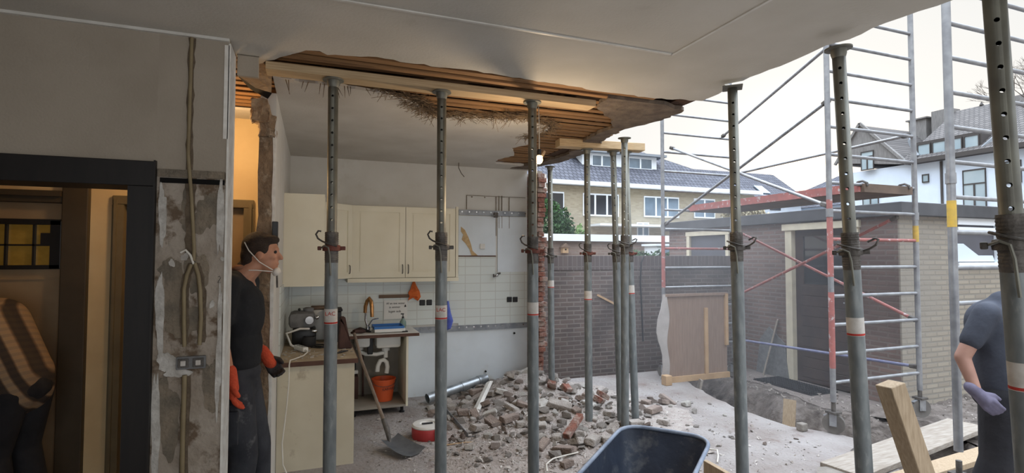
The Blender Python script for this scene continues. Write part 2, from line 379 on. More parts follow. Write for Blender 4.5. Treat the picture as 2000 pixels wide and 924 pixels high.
def plaid():
    m = bpy.data.materials.new('plaid flannel'); m.use_nodes = True; nt = m.node_tree; b = nt.nodes['Principled BSDF']; N = nt.nodes.new; L = nt.links.new
    b.inputs['Roughness'].default_value = .95
    tc = N('ShaderNodeTexCoord'); mp = N('ShaderNodeMapping'); L(tc.outputs['Object'], mp.inputs[0]); mp.inputs['Rotation'].default_value = (0, R(28), 0)
    cols = []
    for ax, sc in (('X', 9.5), ('Z', 14.0)):
        dp = N('ShaderNodeVectorMath'); dp.operation = 'DOT_PRODUCT'; L(tc.outputs['Object'], dp.inputs[0])
        dp.inputs[1].default_value = Vector((.87, .35, .45))*78 if ax == 'X' else Vector((-.45, .1, .87))*150
        sn = N('ShaderNodeMath'); sn.operation = 'SINE'; L(dp.outputs['Value'], sn.inputs[0])
        ma = N('ShaderNodeMath'); ma.operation = 'MULTIPLY_ADD'; L(sn.outputs[0], ma.inputs[0]); ma.inputs[1].default_value = .5; ma.inputs[2].default_value = .5
        rp = N('ShaderNodeValToRGB'); L(ma.outputs[0], rp.inputs[0])
        rp.color_ramp.elements[0].position = .3; rp.color_ramp.elements[0].color = (.16, .16, .18, 1) if ax == 'X' else (.8, .8, .8, 1)
        rp.color_ramp.elements[1].position = .7; rp.color_ramp.elements[1].color = (1, .95, .85, 1)
        e = rp.color_ramp.elements.new(.5); e.color = (.5, .42, .36, 1) if ax == 'X' else (.95, .93, .92, 1)
        cols.append(rp.outputs[0])
    mx = N('ShaderNodeMix'); mx.data_type = 'RGBA'; mx.blend_type = 'MULTIPLY'; mx.inputs['Factor'].default_value = 1
    L(cols[0], mx.inputs[6]); L(cols[1], mx.inputs[7])
    m2 = N('ShaderNodeMix'); m2.data_type = 'RGBA'; m2.blend_type = 'MULTIPLY'; m2.inputs['Factor'].default_value = 1
    L(mx.outputs[2], m2.inputs[6]); m2.inputs[7].default_value = s2l((150, 132, 114)); L(m2.outputs[2], b.inputs['Base Color'])
    return m
M['plaid'] = plaid()

# ================================================================== the building shell
H = 2.82
# floor: inner slab with the ragged outer edge along the trench
edge = [(4.78, 6.6), (4.78, 5.95), (4.55, 5.2), (4.44, 4.64), (4.46, 4.3), (4.48, 4.0), (4.72, 3.72), (4.76, 3.5), (4.6, 3.4), (4.42, 3.33), (4.4, 2.9), (4.3, 2.0), (4.3, -3)]
ed = jag([(x, y, 0) for x, y in edge], .12, .02, 3)
xs_ = [(-.25, -3), (-.25, 6.42), (2.7, 6.42), (2.7, 6.6)]
b = MB(); b.prism([(x, y, 0) for x, y in xs_]+[tuple(p) for p in ed], (0, 0, -.32)); struct(b, 'floor', M['slabout'])
struct(MB().box((-5, -3, -.3), (-.25, 5.0, 0)), 'floor_hall', M['concrete'])
# garden ground: trench bottom, paving, far ground
def rough_sheet(name, x0, x1, y0, y1, z, amp, sc, m, n=60, kindn='structure'):
    bm = bmesh.new(); g = [[None]*(n+1) for _ in range(n+1)]
    for i in range(n+1):
        for j in range(n+1):
            x = x0+(x1-x0)*i/n; y = y0+(y1-y0)*j/n
            zz = z(x, y) if callable(z) else z
            zz += amp*noise.fractal(Vector((x*sc, y*sc, z if not callable(z) else 1.3)), 1.0, 2.0, 4)
            g[i][j] = bm.verts.new((x, y, zz))
    for i in range(n):
        for j in range(n): bm.faces.new((g[i][j], g[i+1][j], g[i+1][j+1], g[i][j+1]))
    o = MB(); o.bm.free(); o.bm = bm
    return struct(o, name, m, True)
rough_sheet('trench_bottom', 2.7, 8, -3, 7.0, -.42, .05, 2.2, M['soil'], 70)
pv = [(5.98, 6.9), (5.9, 6.3), (5.93, 5.9), (5.84, 5.1), (5.68, 4.6), (5.95, 4.1), (5.6, 3.6), (5.85, 3.2), (5.6, 2.4), (5.8, 1), (5.8, -3)]
pj = jag([(x, y, -.1) for x, y in pv], .1, .035, 8)
b = MB(); b.prism([tuple(p) for p in pj]+[(12, -3, -.1), (12, 6.9, -.1)], (0, 0, -.35)); struct(b, 'pavement', M['pave'])
rough_sheet('ground_by_shed', 5.75, 9.5, .2, 4.25, lambda x, y: -.075+.05*math.exp(-((x-6.1)/.5)**2), .06, 5.0, M['soil'], 60)
struct(MB().box((-30, 6.9, -.5), (70, 70, -.12)), 'ground_far', M['pave'])
struct(MB().box((8, -20, -.5), (70, 6.9, -.14)), 'ground_side', M['pave'])

def bank(x, y):
    t = max(0, min(1, (x-5.25-.12*math.sin(y*2.3)-.07*math.sin(y*6.1))/.42)); t = t*t*(3-2*t)
    k = max(0, min(1, (y-4.1)/.5))
    return -.44+(.365-.04*k)*t+(.09*(1-.75*t*k))*noise.fractal(Vector((x*5, y*5, 2.2)), 1.0, 2.0, 5)
rough_sheet('trench_bank', 5.05, 6.0, -2, 6.88, bank, 0, 1, M['soil'], 110)
# living-room door wall
Y0, Y1 = 3.055, 3.25
struct(MB().box((-5, Y0, 2.161), (-.733, Y1, H)), 'wall_left', M['wallpaint'])
struct(MB().box((-.733, Y0, 2.125), (-.418, Y1, H)), 'wall_left_pier_top', M['wallpaint'])
struct(MB().box((-.733, Y0+.004, 0), (-.418, Y1, 2.125)), 'wall_left_pier', M['bare'])
struct(MB().box((-5, Y0, 0), (-1.75, Y1, 2.161)), 'wall_left_far', M['wallpaint'])
# grey skim patches, chips and the horizontal groove on the bare pier
def patch(mb, cx, cz, rx, rz, y, th, seed, n=22, ax='xz'):
    q = random.Random(seed); pts = []
    n = 40; ph = [q.uniform(0, 6.28) for _ in range(5)]
    for k in range(n):
        a = 2*math.pi*k/n; f = 1+.16*math.sin(2*a+ph[0])+.12*math.sin(3*a+ph[1])+.08*math.sin(5*a+ph[2])+.06*math.sin(9*a+ph[3])+q.uniform(-.05, .05)
        u = cx+rx*f*math.cos(a); v = cz+rz*f*math.sin(a)
        pts.append((u, y, v) if ax == 'xz' else (u, v, y))
    mb.prism(pts, (0, th, 0) if ax == 'xz' else (0, 0, th)); return mb
b = MB()
for i, (cx, cz, rx, rz) in enumerate(((-.59, 1.98, .03, .10), (-.50, 1.93, .045, .10), (-.555, 1.86, .07, .05), (-.64, 1.5, .05, .16), (-.60, 1.37, .075, .09), (-.66, 1.62, .05, .06), (-.65, .86, .05, .14), (-.55, 1.62, .05, .12), (-.47, 1.04, .035, .15), (-.67, 1.0, .03, .1))):
    patch(b, cx, cz, rx, rz, Y0+.0080, -.0052-.00022*i, i)
struct(b, 'trim_plaster_skim', M['bare2'])
b = MB()
for i, (cx, cz, rx, rz) in enumerate(((-.70, 1.40, .018, .22), (-.66, 1.17, .045, .05), (-.706, .8, .02, .3), (-.60, 1.69, .016, .018), (-.655, 1.66, .012, .02), (-.445, 1.9, .016, .22), (-.44, 1.2, .014, .3), (-.62, 1.12, .05, .03), (-.70, 1.9, .018, .14), (-.475, 1.45, .01, .02), (-.43, 1.68, .012, .01))):
    patch(b, cx, cz, rx, rz, Y0+.0085, -.0092-.0003*i, 40+i)
struct(b, 'trim_filler_patches', M['chip'])
b = MB().box((-.715, Y0-.002, 2.06), (-.43, Y0+.005, 2.085)); struct(b, 'trim_dark_groove', M['hole'])
b = MB().box((-.725, Y0-.006, 2.09), (-.43, Y0+.004, 2.128))
for x in (-.68, -.655, -.58, -.47): b.tube((x, Y0-.007, 2.11), (x, Y0-.003, 2.11), .004)
struct(b, 'trim_plaster_ledge', M['bare2'])
# channel chased for the conduits
b = MB()
for z0, z1, xa, xb in ((2.13, 2.81, -.605, -.578), (1.70, 2.12, -.60, -.56), (1.10, .0, -.602, -.566)):
    n = 16; q = random.Random(5); l = []; r_ = []
    for i in range(n+1):
        z = z0+(z1-z0)*i/n; l.append((xa+q.uniform(-.005, .003), Y0+.002, z)); r_.append((xb+q.uniform(-.003, .006), Y0+.002, z))
    b.prism([(x, Y0+.009, z) for x, y, z in l+r_[::-1]], (0, -.0105, 0))
for k, pts in enumerate((((-.566, 1.66), (-.588, 1.60), (-.598, 1.53), (-.596, 1.38), (-.592, 1.225)), ((-.552, 1.66), (-.533, 1.60), (-.524, 1.52), (-.518, 1.38), (-.520, 1.23)))):
    q = random.Random(60+k); l = []; r_ = []
    for x, z in [(a[0]+(c[0]-a[0])*t/5, a[1]+(c[1]-a[1])*t/5) for a, c in zip(pts, pts[1:]) for t in range(5)]:
        l.append((x-.017+q.uniform(-.004, .002), Y0+.009, z)); r_.append((x+.017+q.uniform(-.002, .005), Y0+.009, z))
    b.prism(l+r_[::-1], (0, -.011+.0005*k, 0))
struct(b, 'trim_chased_channel', mat('chased groove', (92, 80, 66), (112, 98, 82), rough=1, sc=20, bump=.6))
# white plaster edge bead on the pier corner
b = MB().box((-.424, Y0-.004, 0), (-.414, Y1, H-.02)).box((-.442, Y0-.004, 2.3), (-.42, Y0, H-.03))
struct(b, 'trim_corner_bead', M['edge'])
# dark door frame
b = MB().box((-.843, Y0-.02, 0), (-.733, Y1+.02, 2.036)).box((-1.86, Y0-.021, 2.038), (-.733, Y1+.021, 2.161), bev=.003).box((-1.86, Y0-.02, 0), (-1.75, Y1+.02, 2.036))
b.box((-.736, Y0-.03, 0), (-.728, Y0+.01, 2.165))
struct(b, 'door_1_frame', M['darkframe'])
# rest of the living room, unseen but enclosing
struct(MB().box((-4.2, -2.8, 0), (-4.0, Y0, H)), 'wall_west', M['wallpaint'])
b = MB().box((-4.2, -2.85, 0), (-1.4, -2.65, H)).box((2.4, -2.85, 0), (2.8, -2.65, H)).box((-1.4, -2.85, 0), (2.4, -2.65, .55)).box((-1.4, -2.85, 2.55), (2.4, -2.65, H))
struct(b, 'wall_front', M['wallpaint'])
struct(MB().box((2.6, -2.85, 0), (2.8, -1.0, H)), 'wall_east', M['wallpaint'])

# living-room ceiling: plaster sheet with broken edges
fe = [(-.418, 3.3), (-.36, 3.42), (-.29, 3.36), (-.27, 3.31), (-.15, 3.18), (-.05, 3.06), (.02, 3.045), (.06, 3.09), (.28, 3.03), (.55, 3.05), (.82, 3.04), (1.16, 3.07), (1.52, 3.08), (1.9, 3.12), (2.22, 3.12), (2.62, 3.05)]
fj = jag([(x, y, H) for x, y in fe], .045, .014, 11)
re_ = [(2.62, 3.05), (2.60, 2.75), (2.5, 2.7), (2.56, 2.6), (2.56, 2.18), (2.54, 2.0), (2.58, 1.9), (2.56, 1.7), (2.6, 1.5), (2.57, 1.2), (2.62, .6), (2.6, -2.7)]
rj = jag([(x, y, H) for x, y in re_], .06, .012, 12)[1:]
b = MB(); b.prism([(-4.1, -2.8, H), (-4.1, 3.25, H), (-.418, 3.25, H)]+[tuple(p) for p in fj]+[tuple(p) for p in rj], (0, 0, .022)); struct(b, 'ceiling', M['ceil'])
# slim ceiling moulding: a rectangle of raised trim and the wall joint
b = MB().box((-4, 2.385, H-.006), (1.85, 2.40, H+.002)).box((1.845, -2.6, H-.006), (1.86, 2.40, H+.002)).box((-4, 3.035, H-.014), (-.42, 3.06, H))
struct(b, 'trim_ceiling', M['white'])
# upper floor slab above laths
struct(MB().box((-5, -2.9, 2.99), (2.52, 6.6, 3.2)), 'ceiling_floor_above', mat('darkened floorboards', (58, 42, 32), (42, 30, 24), rough=.95, sc=4, stretch=(1, 12, 1)))  # boards darkened in colour so the gaps between laths look shaded
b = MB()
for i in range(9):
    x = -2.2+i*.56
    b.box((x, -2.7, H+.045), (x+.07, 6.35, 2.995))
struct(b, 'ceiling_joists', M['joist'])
# laths: close-set strips running along the opening, ends ragged
q = random.Random(21); b = MB(); y = 3.09; k = 0
while y < 6.3:
    x1 = (2.66 if y > 3.35 else 2.36)+q.uniform(-.05, .04)
    if y > 4.4: x1 = 2.62+.16*math.sin((y-4.4)*1.9)+q.uniform(-.03, .03)
    x0 = -1.9 if y < 4.62 else 1.2
    b.bar((x0, y, H+.036+q.uniform(-.002, .002)), (x1, y+q.uniform(-.006, .006), H+.036+q.uniform(-.003, .003)), .066, .009)
    y += .118; k += 1
struct(b, 'ceiling_laths', M['lath'])
# wide boards at the front of the hole
b = MB()
b.bar((-.1, 3.12, H+.02), (2.3, 3.16, H+.02), .06, .016).bar((-.22, 3.22, H+.018), (2.3, 3.25, H+.016), .05, .016)
struct(b, 'ceiling_boards', M['lath'])
# broken plaster lumps still stuck at the outer edge of the lath field
b = MB()
ol = [(2.36, 3.22), (2.66, 3.3), (2.68, 3.6), (2.64, 3.72), (2.55, 4.0), (2.6, 4.35), (2.7, 4.7), (2.78, 5.2), (2.77, 5.6), (2.66, 6.0), (2.6, 6.3)]
il = [(2.35, 6.3), (2.5, 5.9), (2.62, 5.4), (2.58, 4.9), (2.46, 4.5), (2.42, 4.2), (2.44, 3.95), (2.25, 3.7), (2.0, 3.48), (1.94, 3.22)]
b.prism([tuple(p) for p in jag([(x, y, H-.004) for x, y in ol], .05, .02, 31)]+[tuple(p) for p in jag([(x, y, H-.004) for x, y in il], .05, .02, 32)], (0, 0, .03))
struct(b, 'ceiling_mortar_edge', mat('shaded lime plaster', (124, 110, 96), (96, 84, 74), rough=1, sc=9, det=8, bump=1, bsc=24))  # darker plaster copy, the shade at this edge is in its colour
struct(MB().box((2.5, 3.1, 2.85), (2.64, 6.3, 3.1)), 'ceiling_edge_beam', M['joist'])
# kitchen ceiling plaster
ke = [(-.25, 3.56), (-.1, 3.64), (.1, 3.64), (.41, 3.68), (.68, 3.83), (.78, 4.0), (.92, 4.2), (1.36, 4.07), (1.63, 3.98), (1.92, 4.16), (1.96, 4.35), (1.9, 4.6), (2.02, 4.9), (1.93, 5.13), (2.1, 5.5), (2.0, 5.8), (2.07, 6.06), (2.4, 6.04), (2.64, 6.1)]
b = MB(); b.prism([tuple(p) for p in jag([(x, y, H) for x, y in ke], .05, .014, 15)]+[(2.64, 6.42, H), (-.25, 6.42, H)], (0, 0, .022)); struct(b, 'ceiling_kitchen', M['kceil'])
# hall ceiling remains
b = MB(); b.prism([(-2, 4.55, H), (-.35, 4.5, H), (-.35, 4.85, H), (-5, 4.85, H), (-5, 3.25, H), (-2, 3.25, H)], (0, 0, .02)); struct(b, 'ceiling_hall', M['kceil'])

# kitchen walls
struct(MB().box((-.35, 6.4, 0), (2.63, 6.6, .80)), 'wall_back_lower', M['kwall_low'])
struct(MB().box((-.35, 6.4, .80), (2.63, 6.6, H)), 'wall_back', M['kwall'])
struct(MB().box((-.35, 3.96, 0), (-.25, 6.4, H)), 'wall_kitchen_left', M['kwall'])
# broken end of that wall: rough exposed masonry
b = MB(); q = random.Random(3); n = 26; l = []; r_ = []
for i in range(n+1):
    z = 2.56*i/n; l.append((-.355+q.uniform(-.008, .006), 3.95, z)); r_.append((-.262+q.uniform(-.006, .012), 3.95, z))
b.prism(l+r_[::-1], (0, .05, 0)); struct(b, 'wall_jamb_rough', M['rough'])
def rough_block(lo, hi, amp, sc, cuts=9):
    b = MB().box(lo, hi); bmesh.ops.subdivide_edges(b.bm, edges=b.bm.edges[:], cuts=cuts, use_grid_fill=True)
    for v in b.bm.verts: v.co += noise.noise_vector(v.co*sc)*amp+noise.noise_vector(v.co*sc*3.1)*amp*.5
    return b
struct(rough_block((-.355, 3.90, 2.50), (-.255, 4.05, 2.66), .016, 14), 'wall_jamb_lumps', M['rough'])
struct(rough_block((-.40, 3.86, 2.60), (-.29, 4.0, 2.75), .02, 12), 'wall_jamb_lump_upper', M['oldplaster'])
b = MB().prism([(-.44, 3.38, H+.012), (-.29, 3.34, H+.006), (-.25, 3.52, H-.012), (-.27, 3.78, H-.05), (-.36, 3.72, H-.045), (-.44, 3.60, H-.02)], (0, 0, .02)); struct(b, 'ceiling_loose_plaster', M['oldplaster'])
b = MB().prism([(-.46, 3.62, H-.002), (-.36, 3.74, H-.03), (-.27, 3.80, H-.05), (-.30, 3.9, H-.06), (-.40, 3.86, H-.02)], (0, 0, .01)); struct(b, 'ceiling_gap_shade', M['hole'])  # black sheet, the shade inside the plaster gap put into its colour
b = MB(); q = random.Random(9); l = []; r_ = []
for i in range(31):
    z = 2.62*i/30; l.append((-.264+q.uniform(-.006, .003), 3.948, z)); r_.append((-.246, 3.948, z))
b.prism(l+r_[::-1], (0, .02, 0)); struct(b, 'trim_jamb_edge', M['edge'])
# tile field
b = MB().box((-.25, 6.388, .86), (1.70, 6.402, 1.47)).box((1.70, 6.388, .825), (2.19, 6.402, 1.69)).box((2.19, 6.388, .825), (2.622, 6.402, 1.49))
struct(b, 'wall_back_tiles', M['tile'])
struct(MB().box((-.252, 4.7, .86), (-.238, 6.39, 1.44)), 'wall_kitchen_left_tiles', M['tileyz'])
# smoother panels left by removed cabinets
struct(MB().box((2.215, 6.386, 1.49), (2.622, 6.402, 2.2)).box((1.70, 6.39, 1.70), (2.19, 6.402, 2.2)), 'trim_wall_panels', M['kwall_low'])
b = MB().box((1.70, 6.38, 1.685), (2.19, 6.402, 1.70)); struct(b, 'trim_panel_edge', M['worktopedge'])
b = MB()
b.prism([(1.73, 6.384, 2.06), (1.78, 6.384, 2.02), (1.83, 6.384, 1.92), (1.86, 6.384, 1.84), (1.88, 6.384, 1.76), (1.95, 6.384, 1.70), (1.87, 6.384, 1.70), (1.84, 6.384, 1.78), (1.79, 6.384, 1.85), (1.74, 6.384, 1.9), (1.76, 6.384, 1.96), (1.73, 6.384, 2.0)], (0, .01, 0))
struct(b, 'trim_torn_board', mat('torn cardboard', (196, 170, 130), (176, 148, 108), rough=1, sc=20))
b = MB()
for x in (2.19, 2.23, 2.27, 2.37): b.box((x, 6.384, 1.95+.1*(x > 2.2)), (x+.006, 6.402, 2.42+.05*math.sin(x*9)))
b.box((1.80, 6.385, 2.455), (2.60, 6.402, 2.46)); b.box((1.80, 6.385, 2.28), (1.806, 6.402, 2.46))
for x in (1.87, 2.04): b.ball((x, 6.386, 2.44), .01, 1)
struct(b, 'trim_wall_scores', M['bare2'])

# red brick stub where the outer kitchen wall was cut off
b = MB(); q = random.Random(14)
for i in range(44):
    z = i*.0625; a = 2.645+q.uniform(-.004, .012); c = 2.75+q.uniform(-.03, .02)
    b.box((a, 6.1+q.uniform(-.05, .02), z), (c, 6.62, z+.056), bev=.004)
struct(b, 'wall_stub_brick', M['redbrick'])
b = MB().box((2.66, 6.15, 0), (2.735, 6.6, 2.78)); struct(b, 'wall_stub_mortar', M['mortar'])
b = MB(); q = random.Random(15); l = []; r_ = []
for i in range(14):
    z = 2.50+i*.02; l.append((2.80+q.uniform(-.006, .006), 6.25, z)); r_.append((2.84+q.uniform(-.012, .012)*(1 if i < 12 else 0), 6.25, z))
b.prism(l+r_[::-1], (0, .03, 0)); struct(b, 'wall_stub_plaster', M['edge'])
# hall far wall, doors
YH = 4.8
b = MB().box((-5, YH, 2.15), (-.35, YH+.12, H)).box((-1.56, YH, 0), (-1.42, YH+.12, 2.15)).box((-.456, YH, 0), (-.35, YH+.12, 2.15)).box((-5, YH, 0), (-2.9, YH+.12, 2.15))
struct(b, 'wall_hall', M['hallwall'])
struct(MB().box((-3.6, 3.2, 0), (-3.5, 4.9, H)), 'wall_hall_end', M['hallwall'])
b = MB().box((-1.42, YH-.03, 0), (-1.345, YH+.1, 2.082)).box((-.53, YH-.03, 0), (-.456, YH+.1, 2.082)).box((-1.42, YH-.032, 2.083), (-.456, YH+.1, 2.15), bev=.006).box((-1.405, YH-.045, 0), (-1.385, YH-.03, 2.12)).box((-.49, YH-.045, 0), (-.47, YH-.03, 2.12))
struct(b, 'door_2_frame', M['halltrim'])
b = MB().box((-1.345, YH+.04, 0), (-.53, YH+.08, 2.083)); struct(b, 'door_2', M['halldoor'])
b = MB().box((-1.72, YH-.05, 0), (-1.56, YH+.1, 2.24), bev=.008).box((-2.9, YH-.04, 2.08), (-1.721, YH+.1, 2.165), bev=.006).box((-2.9, YH-.07, 2.125), (-1.721, YH-.04, 2.165))
struct(b, 'door_3_frame', M['halltrimdark'])
b = MB().box((-2.85, YH+.03, 0), (-1.72, YH+.08, 1.60)).box((-2.85, YH+.03, 1.95), (-1.72, YH+.08, 2.08)).box((-2.85, YH+.02, 1.52), (-1.72, YH+.035, 1.53))
b.box((-2.85, YH+.03, 1.6), (-2.75, YH+.08, 1.95))
struct(b, 'door_3', M['halldoor'])
b = MB().box((-1.80, YH, 1.60), (-1.74, YH+.06, 1.95)).box((-2.75, YH, 1.92), (-1.74, YH+.06, 1.96)).box((-2.75, YH, 1.595), (-1.74, YH+.06, 1.625))
for x in (-1.90, -2.06, -2.22, -2.38, -2.54): b.box((x-.006, YH+.01, 1.6), (x+.006, YH+.05, 1.95))
b.box((-2.75, YH+.01, 1.765), (-1.78, YH+.05, 1.777)); b.box((-1.86, YH+.012, 1.777), (-1.79, YH+.05, 1.86))
struct(b, 'window_1_frame', M['darkframe'])
b = MB().box((-2.75, YH+.04, 1.6), (-1.78, YH+.05, 1.95))
struct(b, 'window_1', mat('amber leaded glass', (150, 122, 62), (128, 102, 50), rough=.12, sc=9, spec=.8, emit=(180, 135, 45), es=.05))  # panes glow faintly by themselves, light put into the material
b = MB().box((-1.50, YH-.01, .9), (-1.49, YH, 1.0)); 

# ================================================================== steel props
def eval_mesh(o):
    bpy.context.view_layer.update(); dg = bpy.context.evaluated_depsgraph_get()
    return bpy.data.meshes.new_from_object(o.evaluated_get(dg))

def inner_tube_mesh():
    b = MB(); b.lathe([(.030, 0), (.030, -1.25), (.0265, -1.25), (.0265, 0), (.030, 0)], n=28)
    t = b.build('inner_tube', M['steeldark'], None, True)
    c = MB()
    for k in range(14): c.tube((0, -.05, -.10-k*.075), (0, .05, -.10-k*.075), .0075, n=12)
    cut = c.build('cutter', M['hole'])
    cut.location = (0, 0, cut.location.z); t.location = (0, 0, t.location.z)
    md = t.modifiers.new('b', 'BOOLEAN'); md.object = cut; md.operation = 'DIFFERENCE'; md.solver = 'EXACT'
    me = eval_mesh(t); me.transform(Matrix.Translation(t.location)); me.name = 'inner_tube'
    me.materials.clear(); me.materials.append(M['steeldark'])
    bpy.data.objects.remove(cut); bpy.data.objects.remove(t); return me
INNER = inner_tube_mesh()

def prop(x, y, top, label, lean=(0, 0), yaw_=0, cast='rust', sticker=1.34, spin=0, base=True, collar=1.74, txt='LAC', z0=0, plate='round'):
    root = thing('steel_prop', (0, 0, 0), label, 'prop', 'adjustable steel props holding up the ceiling')
    h = top-z0
    d = collar-1.74
    if base: MB().box((-.06, -.06, 0), (.06, .06, .008), bev=.002).build('base_plate', M['steeldark'], root)
    MB().lathe([(.034, .008), (.038, .008), (.038, 1.66+d), (.034, 1.66+d)], n=28).build('outer_tube', M['steel'], root, True)
    pr = [(.036, 1.655+d), (.0385, 1.655+d)]
    z = 1.67+d
    while z < 1.83+d: pr += [(.0385, z), (.0397, z+.003), (.0397, z+.006), (.0385, z+.009)]; z += .012
    pr += [(.0385, 1.84+d), (.031, 1.84+d)]
    MB().lathe(pr, n=28).build('threaded_collar', M['greycast'], root, True)
    b = MB().lathe([(.041, 1.725+d), (.052, 1.727+d), (.054, 1.745+d), (.050, 1.760+d), (.041, 1.762+d), (.041, 1.725+d)], n=28)
    for s in (-1, 1):
        b.box((s*.048-.012, -.013, 1.730+d), (s*.048+.020*s+.012*(s), .013, 1.754+d), bev=.004)
        b.path([(s*.062, 0, 1.742+d), (s*.078, 0, 1.742+d)], .012, 10)
    nut = b.build('nut', M[cast], root, True)
    ch = Vector((0, 0, 0))
    pts = [(.052, -.01, 1.748+d), (.075, -.04, 1.757+d), (.10, -.055, 1.775+d), (.112, -.045, 1.80+d), (.100, -.03, 1.806+d), (.07, -.02, 1.79+d)] if spin else [(-.055, -.01, 1.785+d), (-.075, -.028, 1.80+d), (-.085, -.04, 1.825+d), (-.07, -.05, 1.845+d), (-.055, -.052, 1.842+d)]
    pts2 = [(-.055, -.01, 1.785+d), (-.03, -.05, 1.775+d), (.0, -.056, 1.765+d), (.035, -.045, 1.755+d)]
    MB().path(pts, .0055, 8).path(pts2, .0055, 8).build('locking_pin', M['greycast'], root, True)
    hk = [(-.058, -.012, 1.745+d), (-.035, -.055, 1.757+d), (-.012, -.062, 1.745+d), (-.004, -.062, 1.70+d), (.002, -.058, 1.58+d)]
    MB().path(hk, .005, 8).build('handle', M['steeldark'], nut, True)
    it = bpy.data.objects.new('inner_tube', INNER); C.objects.link(it); it.parent = root; it.location = (0, 0, h-.008)
    if plate == 'round': MB().lathe([(.001, h-.008), (.062, h-.008), (.062, h), (.001, h)], n=28).lathe([(.03, h-.05), (.036, h-.03), (.036, h-.008), (.03, h-.008)], n=24).build('head_plate', M['steeldark'], root, True)
    else: MB().box((-.06, -.06, h-.008), (.06, .06, h), bev=.002).build('head_plate', M['steeldark'], root)
    if sticker:
        b = MB(); n = 14; R_ = .0388
        pts = [(R_*math.sin(a), -R_*math.cos(a)) for a in [R(-82+164*i/n) for i in range(n+1)]]
        for p, q2 in zip(pts, pts[1:]): b.quad((p[0], p[1], sticker-.05), (q2[0], q2[1], sticker-.05), (q2[0], q2[1], sticker+.04), (p[0], p[1], sticker+.04))
        bmesh.ops.remove_doubles(b.bm, verts=b.bm.verts, dist=1e-5)
        st = b.build('label_sticker', M['stickerwhite'], root, True)
        b = MB()
        for p, q2 in zip(pts, pts[1:]):
            p = (p[0]*1.005, p[1]*1.005); q2 = (q2[0]*1.005, q2[1]*1.005)
            b.quad((p[0], p[1], sticker-.048), (q2[0], q2[1], sticker-.048), (q2[0], q2[1], sticker-.038), (p[0], p[1], sticker-.038))
        b.build('red_stripe', M['redink'], st, True)
        if txt:
            t = text('print', txt, M['redink'], st, (0, -.0405, sticker+.012), (R(90), 0, 0), .032)
    root.location = (x, y, z0); root.rotation_euler = (Euler((R(lean[1]), R(lean[0]), 0)).to_matrix() @ Matrix.Rotation(R(yaw_), 3, 'Z')).to_euler()
    return root

YB = 3.36
prop(.112, YB, 2.771, 'galvanised prop with a red nut, leftmost under the long pine beam', lean=(-.2, 0), yaw_=-8)
prop(.785, YB, 2.771, 'second galvanised prop under the long pine beam, in front of the double-door wall cabinet', lean=(-.2, 0), yaw_=-14, cast='greycast', collar=1.75)
prop(1.428, YB, 2.771, 'third prop under the long pine beam, near the broken right end of the kitchen wall', lean=(-.2, 0), yaw_=-22, cast='rust', collar=1.73, txt='')
prop(2.575, 4.66, 2.768, 'steel prop with a half ring pin, left of the three under the short pine beam', lean=(-.25, 0), yaw_=-28, collar=1.72, sticker=1.31, txt='')
prop(2.93, 4.64, 2.768, 'steel prop mostly hidden right behind the tallest middle prop', lean=(-1.6, 0), yaw_=-28, cast='greycast', collar=1.72, sticker=None)
prop(2.86, 4.46, 2.838, 'tall dark prop in the middle cluster, reaching past the short beam', lean=(-1.4, 2.6), yaw_=-30, cast='greycast', collar=1.80, sticker=None, spin=1)
prop(3.10, 4.64, 2.768, 'leaning prop with a pale sticker, right of the cluster under the short beam', lean=(-2.0, 0), yaw_=-32, collar=1.72, sticker=1.36, txt='')
prop(2.72, 5.84, 2.79, 'thin far prop standing beside the red brick stub at the kitchen corner', lean=(-.4, 0), yaw_=-24, cast='greycast', collar=1.69, sticker=1.36, txt='')
prop(2.555, 2.64, 2.785, 'greenish steel prop under the outer ceiling edge, between shed door and plywood panel', lean=(-.9, 0), yaw_=-42, cast='greycast', spin=1, sticker=None, plate='square', collar=1.75)
prop(2.60, 1.86, 2.745, 'prop leaning outward beside the scaffold, with a white and red sticker', lean=(-3.2, 0), yaw_=-50, cast='greycast', spin=1, sticker=1.36, txt='', collar=1.72)
prop(2.22, 1.01, 2.79, 'nearest prop at the far right, standing in front of the bending workman', lean=(-4.2, 0), yaw_=-60, cast='greycast', spin=1, sticker=1.33, txt='', collar=1.74)

# ================================================================== timbers
def lone(mb, name, m, label, cat, group=None, smooth=False, kind=None):
    return tag(mb.build(name, m, None, smooth), label, cat, group, kind)
lone(MB().box((-.27, 3.303, 2.773), (1.892, 3.43, 2.819), bev=.002), 'support_beam', M['timber'], 'long pale pine beam carried by the props along the opened ceiling', 'beam')
b = MB().bar((2.24, 4.67, 2.808), (3.16, 4.58, 2.808), .13, .076, bev=.003)
lone(b, 'support_beam', M['timber'], 'short pine beam on the cluster of props at the outer corner', 'beam')
b = MB().bar((2.675, 1.80, 1.07), (2.97, 1.67, .01), .095, .085, up=(.98, -.2, 0), bev=.003)
lone(b, 'timber_post', M['timber2'], 'sawn pine post leaning against the scaffold-side prop, bottom right', 'post')

